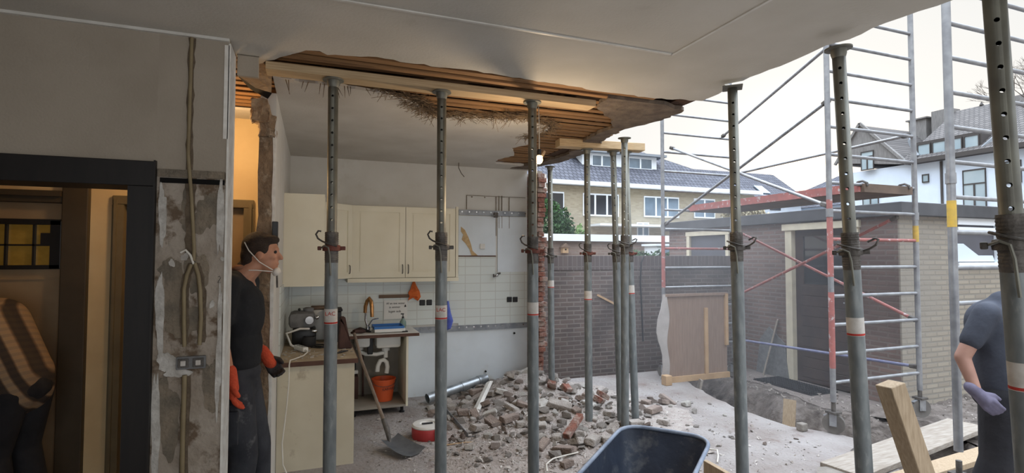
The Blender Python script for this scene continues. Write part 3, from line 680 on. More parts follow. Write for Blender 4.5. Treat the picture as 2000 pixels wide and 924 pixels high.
# ================================================================== scaffold towers
def frame(root, x0, x1, y, zs, z0, z1, red=(), redpost=(), yellow=(), r=.0255, clips=()):
    """one ladder frame of a rolling tower"""
    for k, x in enumerate((x0, x1)):
        p = MB().tube((x, y, z0), (x, y, z1), r, n=20).build('post', M['alu'], root, True)
        for (kk, a, c) in redpost:
            if kk == k: MB().tube((x, y, a), (x, y, c), r+.001, n=20).build('red_paint', M['redpaint'], p, True, label='red painted stretch of tube')
        for (kk, a, c) in yellow:
            if kk == k: MB().tube((x, y, a), (x, y, c), r+.0012, n=20).build('yellow_tape', M['yellowpaint'], p, True, label='yellow taped stretch of tube')
        for c in clips:
            MB().tube((x, y, c-.04), (x, y, c+.04), r+.006, n=20).build('joint_sleeve', M['alu'], p, True)
    for i, z in enumerate(zs):
        MB().tube((x0, y, z), (x1, y, z), .017, n=14).build('rung', M['redpaint'] if i in red else M['alu'], root, True)
def brace(root, p, q, m='alu', r=.017):
    p = Vector(p); q = Vector(q)
    o = MB().tube(p, q, r, n=14).build('brace', M[m], root, True)
    for e, f in ((p, q), (q, p)):
        d = (f-e).normalized()
        MB().bar(e-d*.03, e+d*.05, .05, .045, bev=.008).build('brace_hook', M['greycast'], o)
def caster(root, x, y, z, ang=0, wr=.095):
    o = MB().tube((x, y, z+.30), (x, y, z+.21), .02).box((x-.05, y-.05, z+.19), (x+.05, y+.05, z+.21)).build('caster', M['greycast'], root, True)
    c, s = math.cos(ang), math.sin(ang)
    MB().tube((x-.022*c, y-.022*s, z+wr), (x+.022*c, y+.022*s, z+wr), wr, n=32).build('wheel', mat('dusty caster tyre', (120, 116, 110), (96, 92, 88), rough=.9, sc=8), o, True)
    b = MB()
    for t in (-1, 1): b.bar((x+t*.036*c, y+t*.036*s, z+.2), (x+t*.036*c, y+t*.036*s, z+wr-.02), .06, .006, up=(c, s, 0))
    b.tube((x-.042*c, y-.042*s, z+wr), (x+.042*c, y+.042*s, z+wr), .018)
    b.bar((x, y, z+.2), (x-.10*s, y+.10*c-.02, z+.16), .03, .008)
    b.build('fork', M['alu'], o)
XA, XB = 4.66, 5.965
t = thing('scaffold_tower', (5.3, 5.0, 0), 'aluminium rolling scaffold tower with red diagonal braces, between trench and brick shed', 'scaffold', 'scaffold towers')
frame(t, 4.655, 5.90, 6.25, [.42+.2765*i for i in range(15)], .18, 4.45, red=(5,), redpost=((0, 1.25, 1.98),), clips=(2.1,))
frame(t, 4.70, 5.955, 3.70, [.481+.2765*i for i in range(15)], .30, 4.55, red=(5,), redpost=((0, .62, 1.35), (0, 1.5, 2.25)), yellow=((1, 1.85, 2.02),), clips=(2.12,))
brace(t, (4.68, 6.22, 2.15), (4.72, 3.72, 3.22)); brace(t, (5.71, 6.2, 3.49), (4.80, 3.75, 3.80)); brace(t, (4.78, 6.2, 3.24), (4.70, 3.74, 2.20))
brace(t, (5.92, 6.2, 2.93), (5.93, 3.75, 2.99))
brace(t, (5.91, 6.2, 2.085), (5.95, 3.74, 1.035), 'redpaint'); brace(t, (5.80, 6.2, 1.06), (5.70, 3.74, 2.10), 'redpaint'); brace(t, (5.80, 6.2, .48), (5.95, 3.74, .54), 'bluepaint')
dk = MB().box((5.14, 3.66, 2.40), (5.86, 6.3, 2.425)).box((5.14, 3.66, 2.34), (5.86, 6.3, 2.40)).build('platform', mat('platform underside', (112, 96, 84), (96, 84, 74), rough=.9, sc=5), t)
MB().box((5.11, 3.7, 2.345), (5.14, 6.28, 2.432)).build('platform_rail', M['redpaint'], dk, label='red platform edge rail')
MB().box((5.86, 3.7, 2.345), (5.89, 6.28, 2.432)).build('platform_rail', M['alu'], dk)
for x in (5.17, 5.8):
    for y, s in ((3.7, 1), (6.25, -1)):
        MB().path([(x, y+s*.09, 2.41), (x, y+s*.05, 2.45), (x, y, 2.455), (x, y-s*.045, 2.43), (x, y-s*.05, 2.40)], .012, 8).build('platform_hook', M['greycast'], dk, True)
caster(t, 4.655, 6.25, -.02, .4); caster(t, 5.90, 6.25, -.1, .4); caster(t, 4.70, 3.70, 0.0, .5); caster(t, 5.955, 3.70, 0.02, 1.2)
t = thing('scaffold_tower', (5.2, 2.56, 0), 'nearer scaffold ladder frame with yellow tape, behind the workman at the right', 'scaffold', 'scaffold towers')
frame(t, 4.52, 5.90, 2.55, [1.075+.2685*i for i in range(12)], .25, 4.4, yellow=((0, 1.92, 2.12),), clips=(2.29,), r=.029)
caster(t, 4.52, 2.55, -.12, .8)

# ================================================================== kitchen
# --- wall cabinets
def door_panel(mb, c0, c1, z0, z1, nrm, th=.02):
    """framed cabinet door between plan points c0 and c1; nrm = outward"""
    c0 = Vector((*c0, 0)); c1 = Vector((*c1, 0)); n = Vector((*nrm, 0)).normalized(); d = (c1-c0).normalized(); wd = (c1-c0).length
    def bx(u0, u1, a, b_, o0, o1, bev=0):
        p = [c0+d*u0+n*o0, c0+d*u1+n*o0, c0+d*u1+n*o1, c0+d*u0+n*o1]
        mb.prism([(v.x, v.y, a) for v in p], (0, 0, b_-a))
    bx(0, wd, z0, z1, 0, th*.55)
    f = .065
    bx(0, f, z0, z1, 0, th); bx(wd-f, wd, z0, z1, 0, th); bx(f, wd-f, z0, z0+f, 0, th); bx(f, wd-f, z1-f, z1, 0, th)
    bx(f+.02, wd-f-.02, z0+f+.02, z1-f-.02, 0, th*.85)
def handle(parent, p, n, up=.10):
    p = Vector(p); n = Vector((*n, 0)).normalized()
    MB().path([p, p+n*.025+Vector((0, 0, .01)), p+n*.028+Vector((0, 0, up/2)), p+n*.025+Vector((0, 0, up-.01)), p+Vector((0, 0, up))], .005, 8).build('handle', M['greycast'], parent, True)
ZL, ZH = 1.445, 2.255
t = thing('wall_cabinet', (.4+.6, 6.2, ZL), 'cream double-door wall cabinet above the sink, right of the corner cabinet', 'cabinet', 'cream wall cabinets')
MB().box((.40, 6.07, ZL), (1.60, 6.399, ZH)).build('body', M['cream'], t)
for a, c, hx in ((.405, .985, .955), (.99, 1.57, 1.02)):
    b = MB(); door_panel(b, (a, 6.07), (c, 6.07), ZL+.005, ZH-.005, (0, -1)); d = b.build('door', M['cream'], t); handle(d, (hx, 6.05, ZL+.05), (0, -1))
MB().box((.36, 6.04, ZL-.045), (1.61, 6.39, ZL-.002)).build('light_pelmet', M['cream'], t)
MB().box((1.575, 6.045, ZL), (1.605, 6.07, ZH+.02)).build('end_post', M['cream'], t)
t = thing('wall_cabinet', (.1, 6.1, ZL), 'cream corner wall cabinet with a slanted door, behind the first prop', 'cabinet', 'cream wall cabinets')
b = MB().prism([(-.248, 6.398, ZL), (-.248, 5.77, ZL), (.085, 5.77, ZL), (.395, 6.06, ZL), (.395, 6.398, ZL)], (0, 0, ZH-ZL)); b.build('body', M['cream'], t)
b = MB(); door_panel(b, (.09, 5.775), (.39, 6.055), ZL+.005, ZH-.005, (.7, -.7)); d = b.build('door', M['cream'], t); handle(d, (.365, 6.02, ZL+.05), (.7, -.7))
t = thing('wall_cabinet', (-.08, 5.4, ZL-.02), 'cream wall cabinet showing its plain end panel, nearest the rough jamb', 'cabinet', 'cream wall cabinets')
MB().box((-.248, 5.19, 1.425), (.085, 5.765, ZH)).build('body', M['cream'], t)
MB().box((-.249, 5.165, 1.415), (.10, 5.19, 2.262)).build('end_panel', M['cream'], t)
b = MB(); door_panel(b, (.085, 5.20), (.085, 5.76), 1.43, ZH-.02, (1, 0)); d = b.build('door', M['cream'], t); handle(d, (.105, 5.72, 1.5), (1, 0))
# --- base cabinets
t = thing('base_cabinet', (.04, 5.4, 0), 'cream base cabinet run with a stained end panel, ending beside the first prop', 'cabinet')
MB().box((-.249, 4.575, .0), (.30, 6.39, .815)).build('body', M['cabin'], t)
MB().box((-.247, 4.55, 0), (.335, 4.575, .815)).build('end_panel', M['creamdirty'], t, label='cream end panel with brown drip stains')
b = MB().box((.30, 4.575, .10), (.335, 5.78, .815)); b.build('front', M['cream'], t)
wt = lone(MB().box((-.249, 4.53, .818), (.355, 6.388, .858), bev=.003), 'worktop', M['worktop'], 'dusty brown worktop littered with crumbs, on the left cabinet run', 'worktop')
MB().box((-.249, 4.522, .820), (.357, 4.532, .856)).build('edge_strip', M['worktopedge'], wt); MB().box((.355, 4.53, .820), (.362, 5.80, .856)).build('edge_strip', M['worktopedge'], wt)
t = thing('sink_cabinet', (.7, 6.1, 0), 'open doorless sink cabinet on small black feet', 'cabinet')
MB().box((.965, 5.80, .07), (.987, 6.385, .82)).build('side_panel', M['cream'], t); MB().box((.366, 5.80, .07), (.385, 6.385, .82)).build('side_panel', M['cabin'], t)
MB().box((.385, 5.80, .07), (.965, 6.385, .09)).build('bottom_shelf', M['cabin'], t); MB().box((.385, 6.37, .09), (.965, 6.385, .80)).build('back_panel', M['cabin'], t)
for x in (.42, .93):
    for y in (5.85, 6.3): MB().lathe([(.001, 0), (.03, 0), (.03, .012), (.018, .02), (.018, .055), (.03, .07), (.001, .07)], (x, y, 0), 16).build('leg', M['black'], t, True)
wt = lone(MB().box((.366, 5.775, .822), (1.105, 6.385, .858), bev=.004), 'worktop', M['white'], 'pale worktop over the sink, chipped at its right end', 'worktop')
MB().box((.366, 5.768, .824), (1.10, 5.777, .856)).build('edge_strip', M['worktopedge'], wt)
t = thing('sink', (.68, 6.08, .7), 'steel sink bowls hanging below the sink worktop', 'sink')
MB().box((.44, 5.93, .70), (.60, 6.25, .82), bev=.03).build('bowl', M['pvc'], t, True); MB().box((.66, 5.93, .68), (.93, 6.25, .82), bev=.03).build('bowl', M['pvc'], t, True)
MB().box((.57, 5.95, .62), (.63, 6.0, .80), bev=.01).build('overflow', M['black'], t)
p = MB().path([(.50, 6.08, .70), (.50, 6.08, .64), (.56, 6.06, .61), (.68, 6.06, .60), (.76, 6.06, .615)], .022, 12).tube((.78, 6.06, .68), (.78, 6.06, .64), .045, n=20).tube((.78, 6.06, .64), (.78, 6.06, .56), .024).tube((.50, 6.08, .70), (.50, 6.08, .66), .04).build('drain_pipe', M['pvc'], t, True)
lone(MB().path([(.70, 6.06, .40), (.705, 6.06, .47), (.73, 6.06, .525), (.77, 6.06, .535), (.80, 6.06, .505), (.81, 6.06, .45), (.80, 6.06, .385)], [.024, .024, .025, .025, .025, .025, .029], 16).build('x', M['pvc']) and MB().path([(.69, 6.06, .41), (.695, 6.06, .47), (.72, 6.06, .525), (.76, 6.06, .535), (.79, 6.06, .505), (.80, 6.06, .45), (.79, 6.06, .385)], .0245, 16), 'siphon_trap', M['pvc'], 'white u-shaped drain trap hanging inside the sink cabinet above the bucket', 'pipe', smooth=True)
for o in [o for o in bpy.data.objects if o.name == 'x']: bpy.data.objects.remove(o)
t = thing('bucket', (.76, 6.08, .09), 'orange builders bucket with black lettering inside the sink cabinet', 'bucket')
MB().lathe([(.001, .003), (.095, .003), (.128, .23), (.134, .232), (.134, .242), (.124, .242), (.092, .012), (.001, .012)], (.76, 6.06, .09), 32).build('body', M['bucket'], t, True)
MB().path([(.76+.136*math.cos(a), 6.06-.02, .09+.215-.05*math.sin(a)) if False else (.76+.136*math.cos(a), 6.06-.136*math.sin(a), .315-.05*math.sin(a)) for a in [R(180*i/16) for i in range(17)]], .003, 6).build('handle', M['greycast'], t, True)
text('print', 'KARWEI', M['ink'], t, (.80, 6.06-.121, .235), (R(82), 0, R(18)), .04)
# things leaning inside the cabinet
lone(MB().box((.415, 6.2, .09), (.50, 6.36, .34), bev=.01), 'box', M['kitdark'], 'dark box standing in the shade at the left of the sink cabinet', 'box')
lone(MB().path([(.56, 6.3, .09), (.555, 6.34, .60)], .011, 10), 'stick', M['kitdark'], 'dark round stick standing inside the sink cabinet', 'stick', smooth=True)
t = thing('dish_brush', (.45, 6.1, .34), 'dark brush lying on the box in the sink cabinet', 'brush')
MB().box((.42, 6.24, .36), (.50, 6.30, .40), bev=.008).build('brush_head', M['pvc'], t); MB().box((.45, 6.25, .40), (.475, 6.29, .48), bev=.006).build('handle', M['black'], t)
# faucet
t = thing('kitchen_faucet', (.575, 6.02, .858), 'tall chrome mixer tap with a brass-coloured spray head', 'tap')
b = MB().lathe([(.001, 0), (.028, 0), (.024, .03), (.02, .05), (.001, .05)], (.585, 6.1, .858), 20); b.build('base', M['chrome'], t, True)
MB().path([(.585, 6.1, .90), (.56, 6.1, .98), (.563, 6.1, 1.12), (.575, 6.09, 1.185), (.595, 6.06, 1.215), (.615, 6.03, 1.185), (.62, 6.02, 1.08)], [.013, .012, .012, .012, .012, .012, .013], 14).build('spout', M['chrome'], t, True)
MB().path([(.555, 6.1, 1.06), (.558, 6.1, 1.13), (.575, 6.09, 1.19), (.595, 6.06, 1.222), (.612, 6.035, 1.19), (.62, 6.02, 1.12), (.622, 6.02, 1.02)], [.019, .021, .022, .02, .022, .022, .02], 14).build('spray_head', M['brass'], t, True)
MB().path([(.585, 6.1, .90), (.61, 6.09, .95), (.635, 6.085, .985), (.70, 6.08, .995)], .007, 8).build('lever', M['chrome'], t, True)
# dish rack
t = thing('dish_rack', (.79, 6.02, .858), 'blue and grey dish draining tray on the sink worktop', 'tray')
def tray(mb, x0, x1, y0, y1, z0, z1, th=.01, fl=.012):
    o = [(x0, y0), (x1, y0), (x1, y1), (x0, y1)]; c = ((x0+x1)/2, (y0+y1)/2)
    mb.box((x0+fl, y0+fl, z0), (x1-fl, y1-fl, z0+th), bev=.002)
    for (a, b_), (c_, d_) in zip(o, o[1:]+o[:1]): mb.bar((a, b_, (z0+z1)/2), (c_, d_, (z0+z1)/2), th, z1-z0)
    for a, b_ in o: mb.tube((a, b_, z0), (a, b_, z1), th*.5, n=10)
b = MB(); tray(b, .64, .96, 5.87, 6.13, .866, .90); b.build('tray', M['pvc'], t)
b = MB(); tray(b, .635, .95, 5.88, 6.14, .895, .925); b.build('basket', M['bluetray'], t, label='blue rim and basket')
MB().box((.93, 5.85, .859), (.99, 5.90, .872), bev=.003).build('foot', M['black'], t)
# soap
t = thing('soap_dispenser', (1.0, 6.15, .858), 'green glass soap bottle with black pump by the draining tray', 'bottle')
MB().lathe([(.001, 0), (.034, .002), (.038, .03), (.036, .075), (.02, .10), (.014, .115), (.001, .115)], (.99, 6.2, .858), 24).build('bottle', M['soap'], t, True)
MB().tube((.99, 6.2, .973), (.99, 6.2, .99), .013).tube((.99, 6.2, .99), (.99, 6.2, 1.02), .005).box((.965, 6.193, 1.015), (1.0, 6.207, 1.027)).build('pump', M['black'], t)
# clutter left of faucet
lone(MB().path([(.40, 5.95, .866), (.44, 5.9, .885), (.50, 5.92, .88), (.54, 5.98, .87), (.50, 6.05, .885), (.42, 6.05, .87)], [.012, .02, .022, .018, .02, .012], 10), 'cleaning_cloth', M['kitdark'], 'crumpled dark cloth lying left of the tap', 'cloth', smooth=True)
lone(MB().path([(.44, 6.1, .872), (.50, 6.08, .885), (.56, 6.0, .875), (.60, 5.95, .868)], [.01, .022, .018, .01], 10), 'scrub_sponge', M['blackrub'], 'black scourer between the cloth and the tap foot', 'sponge', smooth=True)
# wall items
lone(MB().box((.735, 6.365, 1.195), (1.145, 6.387, 1.235), bev=.003), 'knife_strip', M['darkwood'], 'brown wooden knife strip on the tiles behind the paper note', 'knife holder')
n_ = lone(MB().box((.795, 6.378, .945), (1.07, 6.380, 1.165)), 'paper_note', M['paper'], 'handwritten white sheet taped to the tiles below the wooden strip', 'note')
text('handwriting', 'Af en toe water', M['ink'], n_, (.93, 6.376, 1.13), (R(90), 0, 0), .034)
text('handwriting', 'in emmer', M['ink'], n_, (.92, 6.376, 1.085), (R(90), 0, 0), .034)
text('handwriting', 'legen aub', M['ink'], n_, (.92, 6.376, 1.035), (R(90), 0, 0), .038)
MB().lathe([(.001, 0), (.012, .0), (.006, .02), (.001, .03)], (1.045, 6.376, 1.085), 12).build('clip', M['black'], n_, True)
b = MB(); q = random.Random(2)
b.prism([(1.14, 6.36, 1.415), (1.10, 6.35, 1.30), (1.075, 6.35, 1.25), (1.09, 6.345, 1.215), (1.07, 6.345, 1.16), (1.13, 6.35, 1.195), (1.185, 6.34, 1.155), (1.225, 6.345, 1.20), (1.21, 6.35, 1.27), (1.17, 6.355, 1.34)], (0, .016, 0))
bmesh.ops.subdivide_edges(b.bm, edges=b.bm.edges[:], cuts=2, use_grid_fill=True)
for v in b.bm.verts: v.co.y += .012*math.sin(v.co.x*95+v.co.z*20)-.006
lone(b, 'dish_cloth', M['orange'], 'orange cloth hanging from a hook above the end of the wooden strip', 'cloth', smooth=True)
def socket(x, z, label, m='black', name='wall_socket', y=6.388, r=.034, group='black wall sockets'):
    t = thing(name, (x, y-.01, z-r), label, 'socket', group)
    MB().box((x-r, y-.012, z-r), (x+r, y, z+r), bev=.006).build('cover', M[m], t)
    MB().lathe([(.024, 0), (.024, .002), (.018, .002), (.016, -.006), (.001, -.006)], (0, 0, 0), 24).build('recess', M['hole'] if m == 'black' else M['plastgrey'], t, True)
    o = [c for c in bpy.data.objects if c.parent == t and c.name.startswith('recess')][0]; o.rotation_euler = (R(90), 0, 0); o.location = (0, -.004, r)
socket(1.25, 1.128, 'black socket right of the orange cloth, the left of its pair'); socket(1.335, 1.128, 'black socket right of the orange cloth, the right of its pair')
socket(2.375, 1.135, 'black socket low on the bare tiles near the far right prop, left of the two'); socket(2.455, 1.133, 'black socket low on the bare tiles near the far right prop, right of the two')
socket(2.01, 1.815, 'white wall socket beside the torn brown board strip', 'white', group=None)
for y_, z_, x0, x1, lab in ((6.37, 2.24, 1.70, 2.60, 'upper galvanised hanging rail across the stripped kitchen wall'), (6.37, .80, 1.10, 2.62, 'lower perforated galvanised rail under the last row of tiles')):
    t = thing('hanging_rail', (x0, y_, z_-.03), lab, 'rail', 'galvanised wall rails')
    MB().box((x0, 6.378, z_-.033), (x1, 6.387, z_+.033), bev=.001).box((x0, 6.372, z_+.026), (x1, 6.387, z_+.033)).build('rail', M['rail'], t)
    b = MB(); x = x0+.04
    while x < x1: b.tube((x, 6.3765, z_+.008), (x, 6.378, z_+.008), .009, n=12); x += .095
    b.build('slots', M['chrome'], t)
t = thing('rail_bracket', (2.17, 6.36, 2.19), 'small steel hanger hooked on the upper rail', 'bracket')
MB().box((2.155, 6.35, 2.185), (2.21, 6.378, 2.25), bev=.004).build('plate', M['greycast'], t); MB().path([(2.16, 6.35, 2.21), (2.13, 6.35, 2.20), (2.125, 6.35, 2.225)], .006, 8).build('hook', M['steel'], t, True)
t = thing('water_tap', (2.18, 6.34, 1.42), 'small stopcock with a bent pipe sticking out of the tiles', 'tap')
MB().path([(2.245, 6.388, 1.47), (2.235, 6.35, 1.475), (2.20, 6.34, 1.47), (2.17, 6.34, 1.44), (2.15, 6.34, 1.44)], .011, 10).build('pipe', M['greycast'], t, True)
MB().ball((2.185, 6.335, 1.45), .022, 2).build('valve', M['chrome'], t, True); MB().box((2.14, 6.325, 1.425), (2.155, 6.355, 1.465), bev=.003).build('knob', M['greycast'], t)
b = MB().path([(1.56+.0, 6.36, 1.14), (1.565, 6.35, 1.0), (1.58, 6.35, .9), (1.56, 6.35, .82), (1.54, 6.36, .80)], [.012, .03, .045, .04, .02], 10)
lone(b, 'dish_cloth', M['bluecloth'], 'blue cloth hanging on the tiles behind the second prop', 'cloth', smooth=True)
b = MB().path([(1.62, 6.1, H-.01), (1.625, 6.12, H-.07), (1.66, 6.13, H-.13), (1.70, 6.14, H-.17)], .005, 6)
lone(b, 'hanging_wire', M['bark'], 'short dark wire curling down from the kitchen ceiling', 'wire', smooth=True)
for x, z, lab in ((2.446, .70, 'small round plug high on the low white wall'), (2.06, .24, 'black plug low on the white wall above the duct')):
    lone(MB().lathe([(.001, -.008), (.012, -.008), (.013, .004), (.001, .004)], (0, 0, 0), 16), 'wall_plug', M['hole'], lab, 'plug')
    o = bpy.data.objects[-1] if False else [o for o in bpy.data.objects if o.get('label') == lab][0]
    o.rotation_euler = (R(90), 0, 0); o.location = (x, 6.395, z)
# --- on the left worktop
t = thing('coffee_machine', (-.06, 5.35, .858), 'grey and black espresso machine with bright chrome highlights on the left worktop', 'coffee machine')
b = MB().box((-.17, 5.28, .86), (.04, 5.52, 1.02), bev=.03); b.build('body', M['black'], t, True)
b = MB().box((-.20, 5.26, 1.02), (.03, 5.54, 1.17), bev=.045); b.build('top_housing', M['greypanel' if False else 'plastgrey'], t, True)
MB().lathe([(.001, 0), (.045, 0), (.05, .03), (.03, .04), (.001, .04)], (-.03, 5.40, 1.165), 24).build('lid', M['plastgrey'], t, True)
MB().ball((-.11, 5.36, 1.19), .014, 2).build('knob', M['black'], t, True)
MB().tube((-.02, 5.262, 1.10), (-.02, 5.235, 1.10), .036, n=24).tube((-.02, 5.24, 1.10), (-.02, 5.23, 1.10), .024, n=24).build('dial', M['chrome'], t, True)
MB().box((.0, 5.25, .98), (.05, 5.30, 1.01), bev=.01).build('spout', M['chrome'], t, True); MB().ball((.045, 5.27, 1.12), .02, 2).build('badge', M['chrome'], t, True)
MB().path([(-.02, 5.25, 1.02), (-.10, 5.2, 1.03), (-.21, 5.15, 1.0), (-.17, 5.12, .90), (-.13, 5.1, .88)], .010, 8).build('portafilter_handle', M['white'], t, True)
MB().lathe([(.05, 0), (.06, .02), (.06, .07), (.05, .09)], (-.02, 5.24, .862), 24).build('drip_cup', M['blackrub'], t, True)
lone(MB().path([(.03, 5.2, .866), (.09, 5.15, .866), (.13, 5.2, .866), (.10, 5.27, .867), (.04, 5.25, .872), (.0, 5.15, .866), (.08, 5.1, .866), (.14, 5.13, .866)], .006, 8), 'power_cable', M['black'], 'black cable coiled in front of the espresso machine', 'cable', smooth=True)
t = thing('storage_canister', (.08, 5.66, .858), 'pale kitchen canister with a tan lid behind the espresso machine', 'canister')
MB().box((.0, 5.60, .858), (.14, 5.74, 1.16), bev=.015).build('body', M['white'], t, True); MB().box((-.01, 5.59, 1.16), (.15, 5.75, 1.19), bev=.01).build('lid', M['darkwood'], t, True)
t = thing('waste_bin', (.2, 5.5, .858), 'black upright container behind the first prop on the worktop', 'container')
MB().box((.13, 5.40, .858), (.27, 5.6, 1.155), bev=.01).build('body', M['black'], t); MB().box((.12, 5.39, 1.155), (.28, 5.61, 1.18), bev=.008).build('lid', M['blackrub'], t)
b = MB().prism([(.225, 5.0, .859), (.35, 5.0, .859), (.33, 5.0, .93), (.30, 5.0, 1.05), (.285, 5.0, 1.14), (.24, 5.0, 1.14)], (0, .12, 0)); bmesh.ops.bevel(b.bm, geom=b.bm.edges[:], offset=.008, segments=2, affect='EDGES')
lone(b, 'dust_pan', M['kitdark'], 'dark brown draped bag standing at the corner of the left worktop', 'bag')
t = thing('power_strip', (-.07, 4.98, .858), 'white power strip lying on the front of the left worktop', 'power strip')
MB().bar((-.125, 5.12, .882), (-.045, 4.93, .882), .05, .04, bev=.006).build('housing', M['pvc'], t)
b = MB()
for k in (.25, .5, .75): b.tube((-.125+.08*k, 5.12-.19*k, .9025), (-.125+.08*k, 5.12-.19*k, .9035), .017, n=16)
b.build('outlets', M['plastgrey'], t)
MB().path([(-.045, 4.93, .882), (-.03, 4.85, .875), (-.06, 4.72, .87), (-.13, 4.6, .867), (-.155, 4.535, .872), (-.16, 4.51, .84), (-.16, 4.50, .70), (-.175, 4.50, .5), (-.20, 4.47, .25), (-.19, 4.44, .10), (-.15, 4.40, .015), (-.10, 4.3, .01)], .0055, 8).build('cable', M['cablew'], t, True)
q = random.Random(5)
b = MB()
for k in range(70):
    x, y = q.uniform(-.23, .34), q.uniform(4.56, 5.15); b.box((x, y, .8585), (x+q.uniform(.004, .02), y+q.uniform(.004, .03), .861+q.uniform(0, .004)), rot=(0, 0, q.uniform(0, 3)))
tag(b.build('plaster_crumbs', M['mortar2']), 'pale plaster crumbs scattered over the left worktop', 'crumbs', kind='stuff')
lone(MB().path([(.20, 4.78, .862), (.24, 4.80, .870), (.30, 4.86, .866)], [.004, .012, .004], 8), 'twig', M['black'], 'small black strip of debris near the front corner of the left worktop', 'debris')
# light switch plate on jamb / black thing at the wall edge
t = thing('wall_bracket', (-.24, 4.05, 1.7), 'black vertical strip mounted on the kitchen side of the rough jamb', 'bracket')
MB().box((-.262, 3.93, 1.60), (-.225, 3.985, 1.93), bev=.004).build('plate', M['black'], t); MB().path([(-.23, 3.93, 1.62), (-.225, 3.92, 1.55), (-.222, 3.92, 1.48)], .006, 8).build('lever', M['greycast'], t, True)

# ================================================================== outside
b = MB().box((2.74, 6.9, -.35), (6.6, 7.1, 1.49))
o = lone(b, 'garden_wall', M['fence'], 'dark sooty brick garden wall behind the props, topped with upright bricks', 'wall')
MB().box((2.74, 6.89, 1.49), (6.6, 7.11, 1.70), bev=.004).build('soldier_course', M['fencecap'], o, label='course of upright bricks')
lone(MB().path([(4.75, 6.86, 1.68), (4.70, 6.85, 1.60), (4.68, 6.85, 1.3), (4.70, 6.85, .9), (4.72, 6.85, .4)], .012, 8), 'wall_cable', M['blackrub'], 'black cable hanging down the garden wall left of the scaffold', 'cable', smooth=True)
lone(MB().bar((3.95, 6.884, 1.12), (4.45, 6.884, .88), .012, .03), 'lath_strip', M['batten'], 'thin pale strip leaning slantwise on the garden wall behind the props', 'strip')

# --- brick shed
t = thing('brick_shed', (8.5, 6.4, -.1), 'flat-roofed brick garden shed with a dark fascia, brown door and garage panel', 'shed')
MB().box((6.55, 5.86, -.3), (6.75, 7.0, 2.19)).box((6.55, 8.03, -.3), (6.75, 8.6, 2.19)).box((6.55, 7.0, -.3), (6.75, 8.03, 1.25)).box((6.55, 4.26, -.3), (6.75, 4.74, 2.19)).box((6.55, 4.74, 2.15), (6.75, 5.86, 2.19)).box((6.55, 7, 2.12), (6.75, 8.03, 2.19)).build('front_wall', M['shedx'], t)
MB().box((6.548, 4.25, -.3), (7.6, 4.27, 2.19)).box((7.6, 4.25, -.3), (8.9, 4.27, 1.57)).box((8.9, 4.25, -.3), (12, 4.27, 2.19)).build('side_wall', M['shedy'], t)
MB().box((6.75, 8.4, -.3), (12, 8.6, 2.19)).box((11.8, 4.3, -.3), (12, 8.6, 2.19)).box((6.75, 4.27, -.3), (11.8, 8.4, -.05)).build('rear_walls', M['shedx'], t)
MB().box((6.47, 4.17, 2.185), (12.1, 8.7, 2.345), bev=.01).build('roof', M['roofedge'], t)
f = MB().box((6.52, 5.75, -.1), (6.60, 5.86, 2.07)).box((6.52, 4.74, -.1), (6.60, 4.82, 2.07)).box((6.50, 4.72, 2.07), (6.60, 5.90, 2.165), bev=.004).build('door_frame', M['cream_frame'], t)
d = MB().box((6.60, 4.82, -.08), (6.64, 5.75, 1.30)).box((6.60, 4.82, 1.30), (6.64, 4.93, 2.07)).box((6.60, 5.62, 1.30), (6.64, 5.75, 2.07)).box((6.60, 4.93, 1.98), (6.64, 5.62, 2.07)); 
for k in range(9): d.box((6.592, 4.93, -.02+k*.145), (6.60, 5.66, .115+k*.145), bev=.003)
d = d.build('door', M['dkdoor'], t)
MB().box((6.615, 4.93, 1.30), (6.625, 5.62, 1.98)).build('pane', M['glassdark'], d); MB().box((6.585, 4.86, 1.0), (6.60, 4.90, 1.14)).path([(6.585, 4.88, 1.08), (6.55, 4.88, 1.08), (6.55, 4.98, 1.08)], .009, 8).build('handle', M['alu'], d)
f = MB().box((6.515, 6.99, 1.27), (6.60, 7.06, 2.06)).box((6.515, 7.97, 1.27), (6.60, 8.05, 2.06)).box((6.51, 6.97, 2.06), (6.60, 8.07, 2.14), bev=.004).box((6.51, 6.97, 1.2), (6.60, 8.07, 1.27), bev=.004).build('window_frame', M['cream_frame'], t)
MB().box((6.56, 7.06, 1.27), (6.58, 7.97, 2.06)).build('pane', M['greypanel'], f)
f = MB().box((7.6, 4.22, 2.10), (8.9, 4.27, 2.185)).box((7.6, 4.22, 1.57), (8.9, 4.28, 1.62)).box((7.6, 4.22, 2.03), (8.9, 4.26, 2.07)).box((8.40, 4.22, 1.6), (8.48, 4.26, 2.1)).build('side_window_frame', M['housewhite'], t)
p_ = MB().box((7.6, 4.26, 1.62), (8.9, 4.27, 2.10)).build('pane', M['greypanel'], f)
MB().prism([(7.6, 4.258, 1.63), (8.4, 4.258, 1.63), (8.35, 4.258, 1.71), (8.05, 4.258, 1.71), (7.75, 4.258, 1.86), (7.6, 4.258, 1.86)], (0, -.006, 0)).build('pane_reflection', M['villa'], p_)  # pale shape painted on the pane as its reflection
for y in (5.95, 6.15): pass
b = MB().prism([(6.50, 5.82, -.10), (6.50, 6.42, -.10), (6.53, 6.36, .42), (6.54, 6.2, .62), (6.53, 5.9, .40)], (.02, 0, 0))
lone(b, 'leaning_sheet', M['plastgrey'], 'grey plastic sheets leaning on the shed left of its door', 'sheet')
lone(MB().bar((6.42, 6.20, -.1), (6.53, 6.02, .75), .05, .02), 'leaning_board', M['plankgrey'], 'narrow dusty board leaning on the shed beside the grey sheets', 'board')
b = MB().box((6.02, 5.05, -.10), (6.50, 6.0, -.088))
for k in range(24): b.box((6.03, 5.07+k*.039, -.088), (6.49, 5.08+k*.039, -.078))
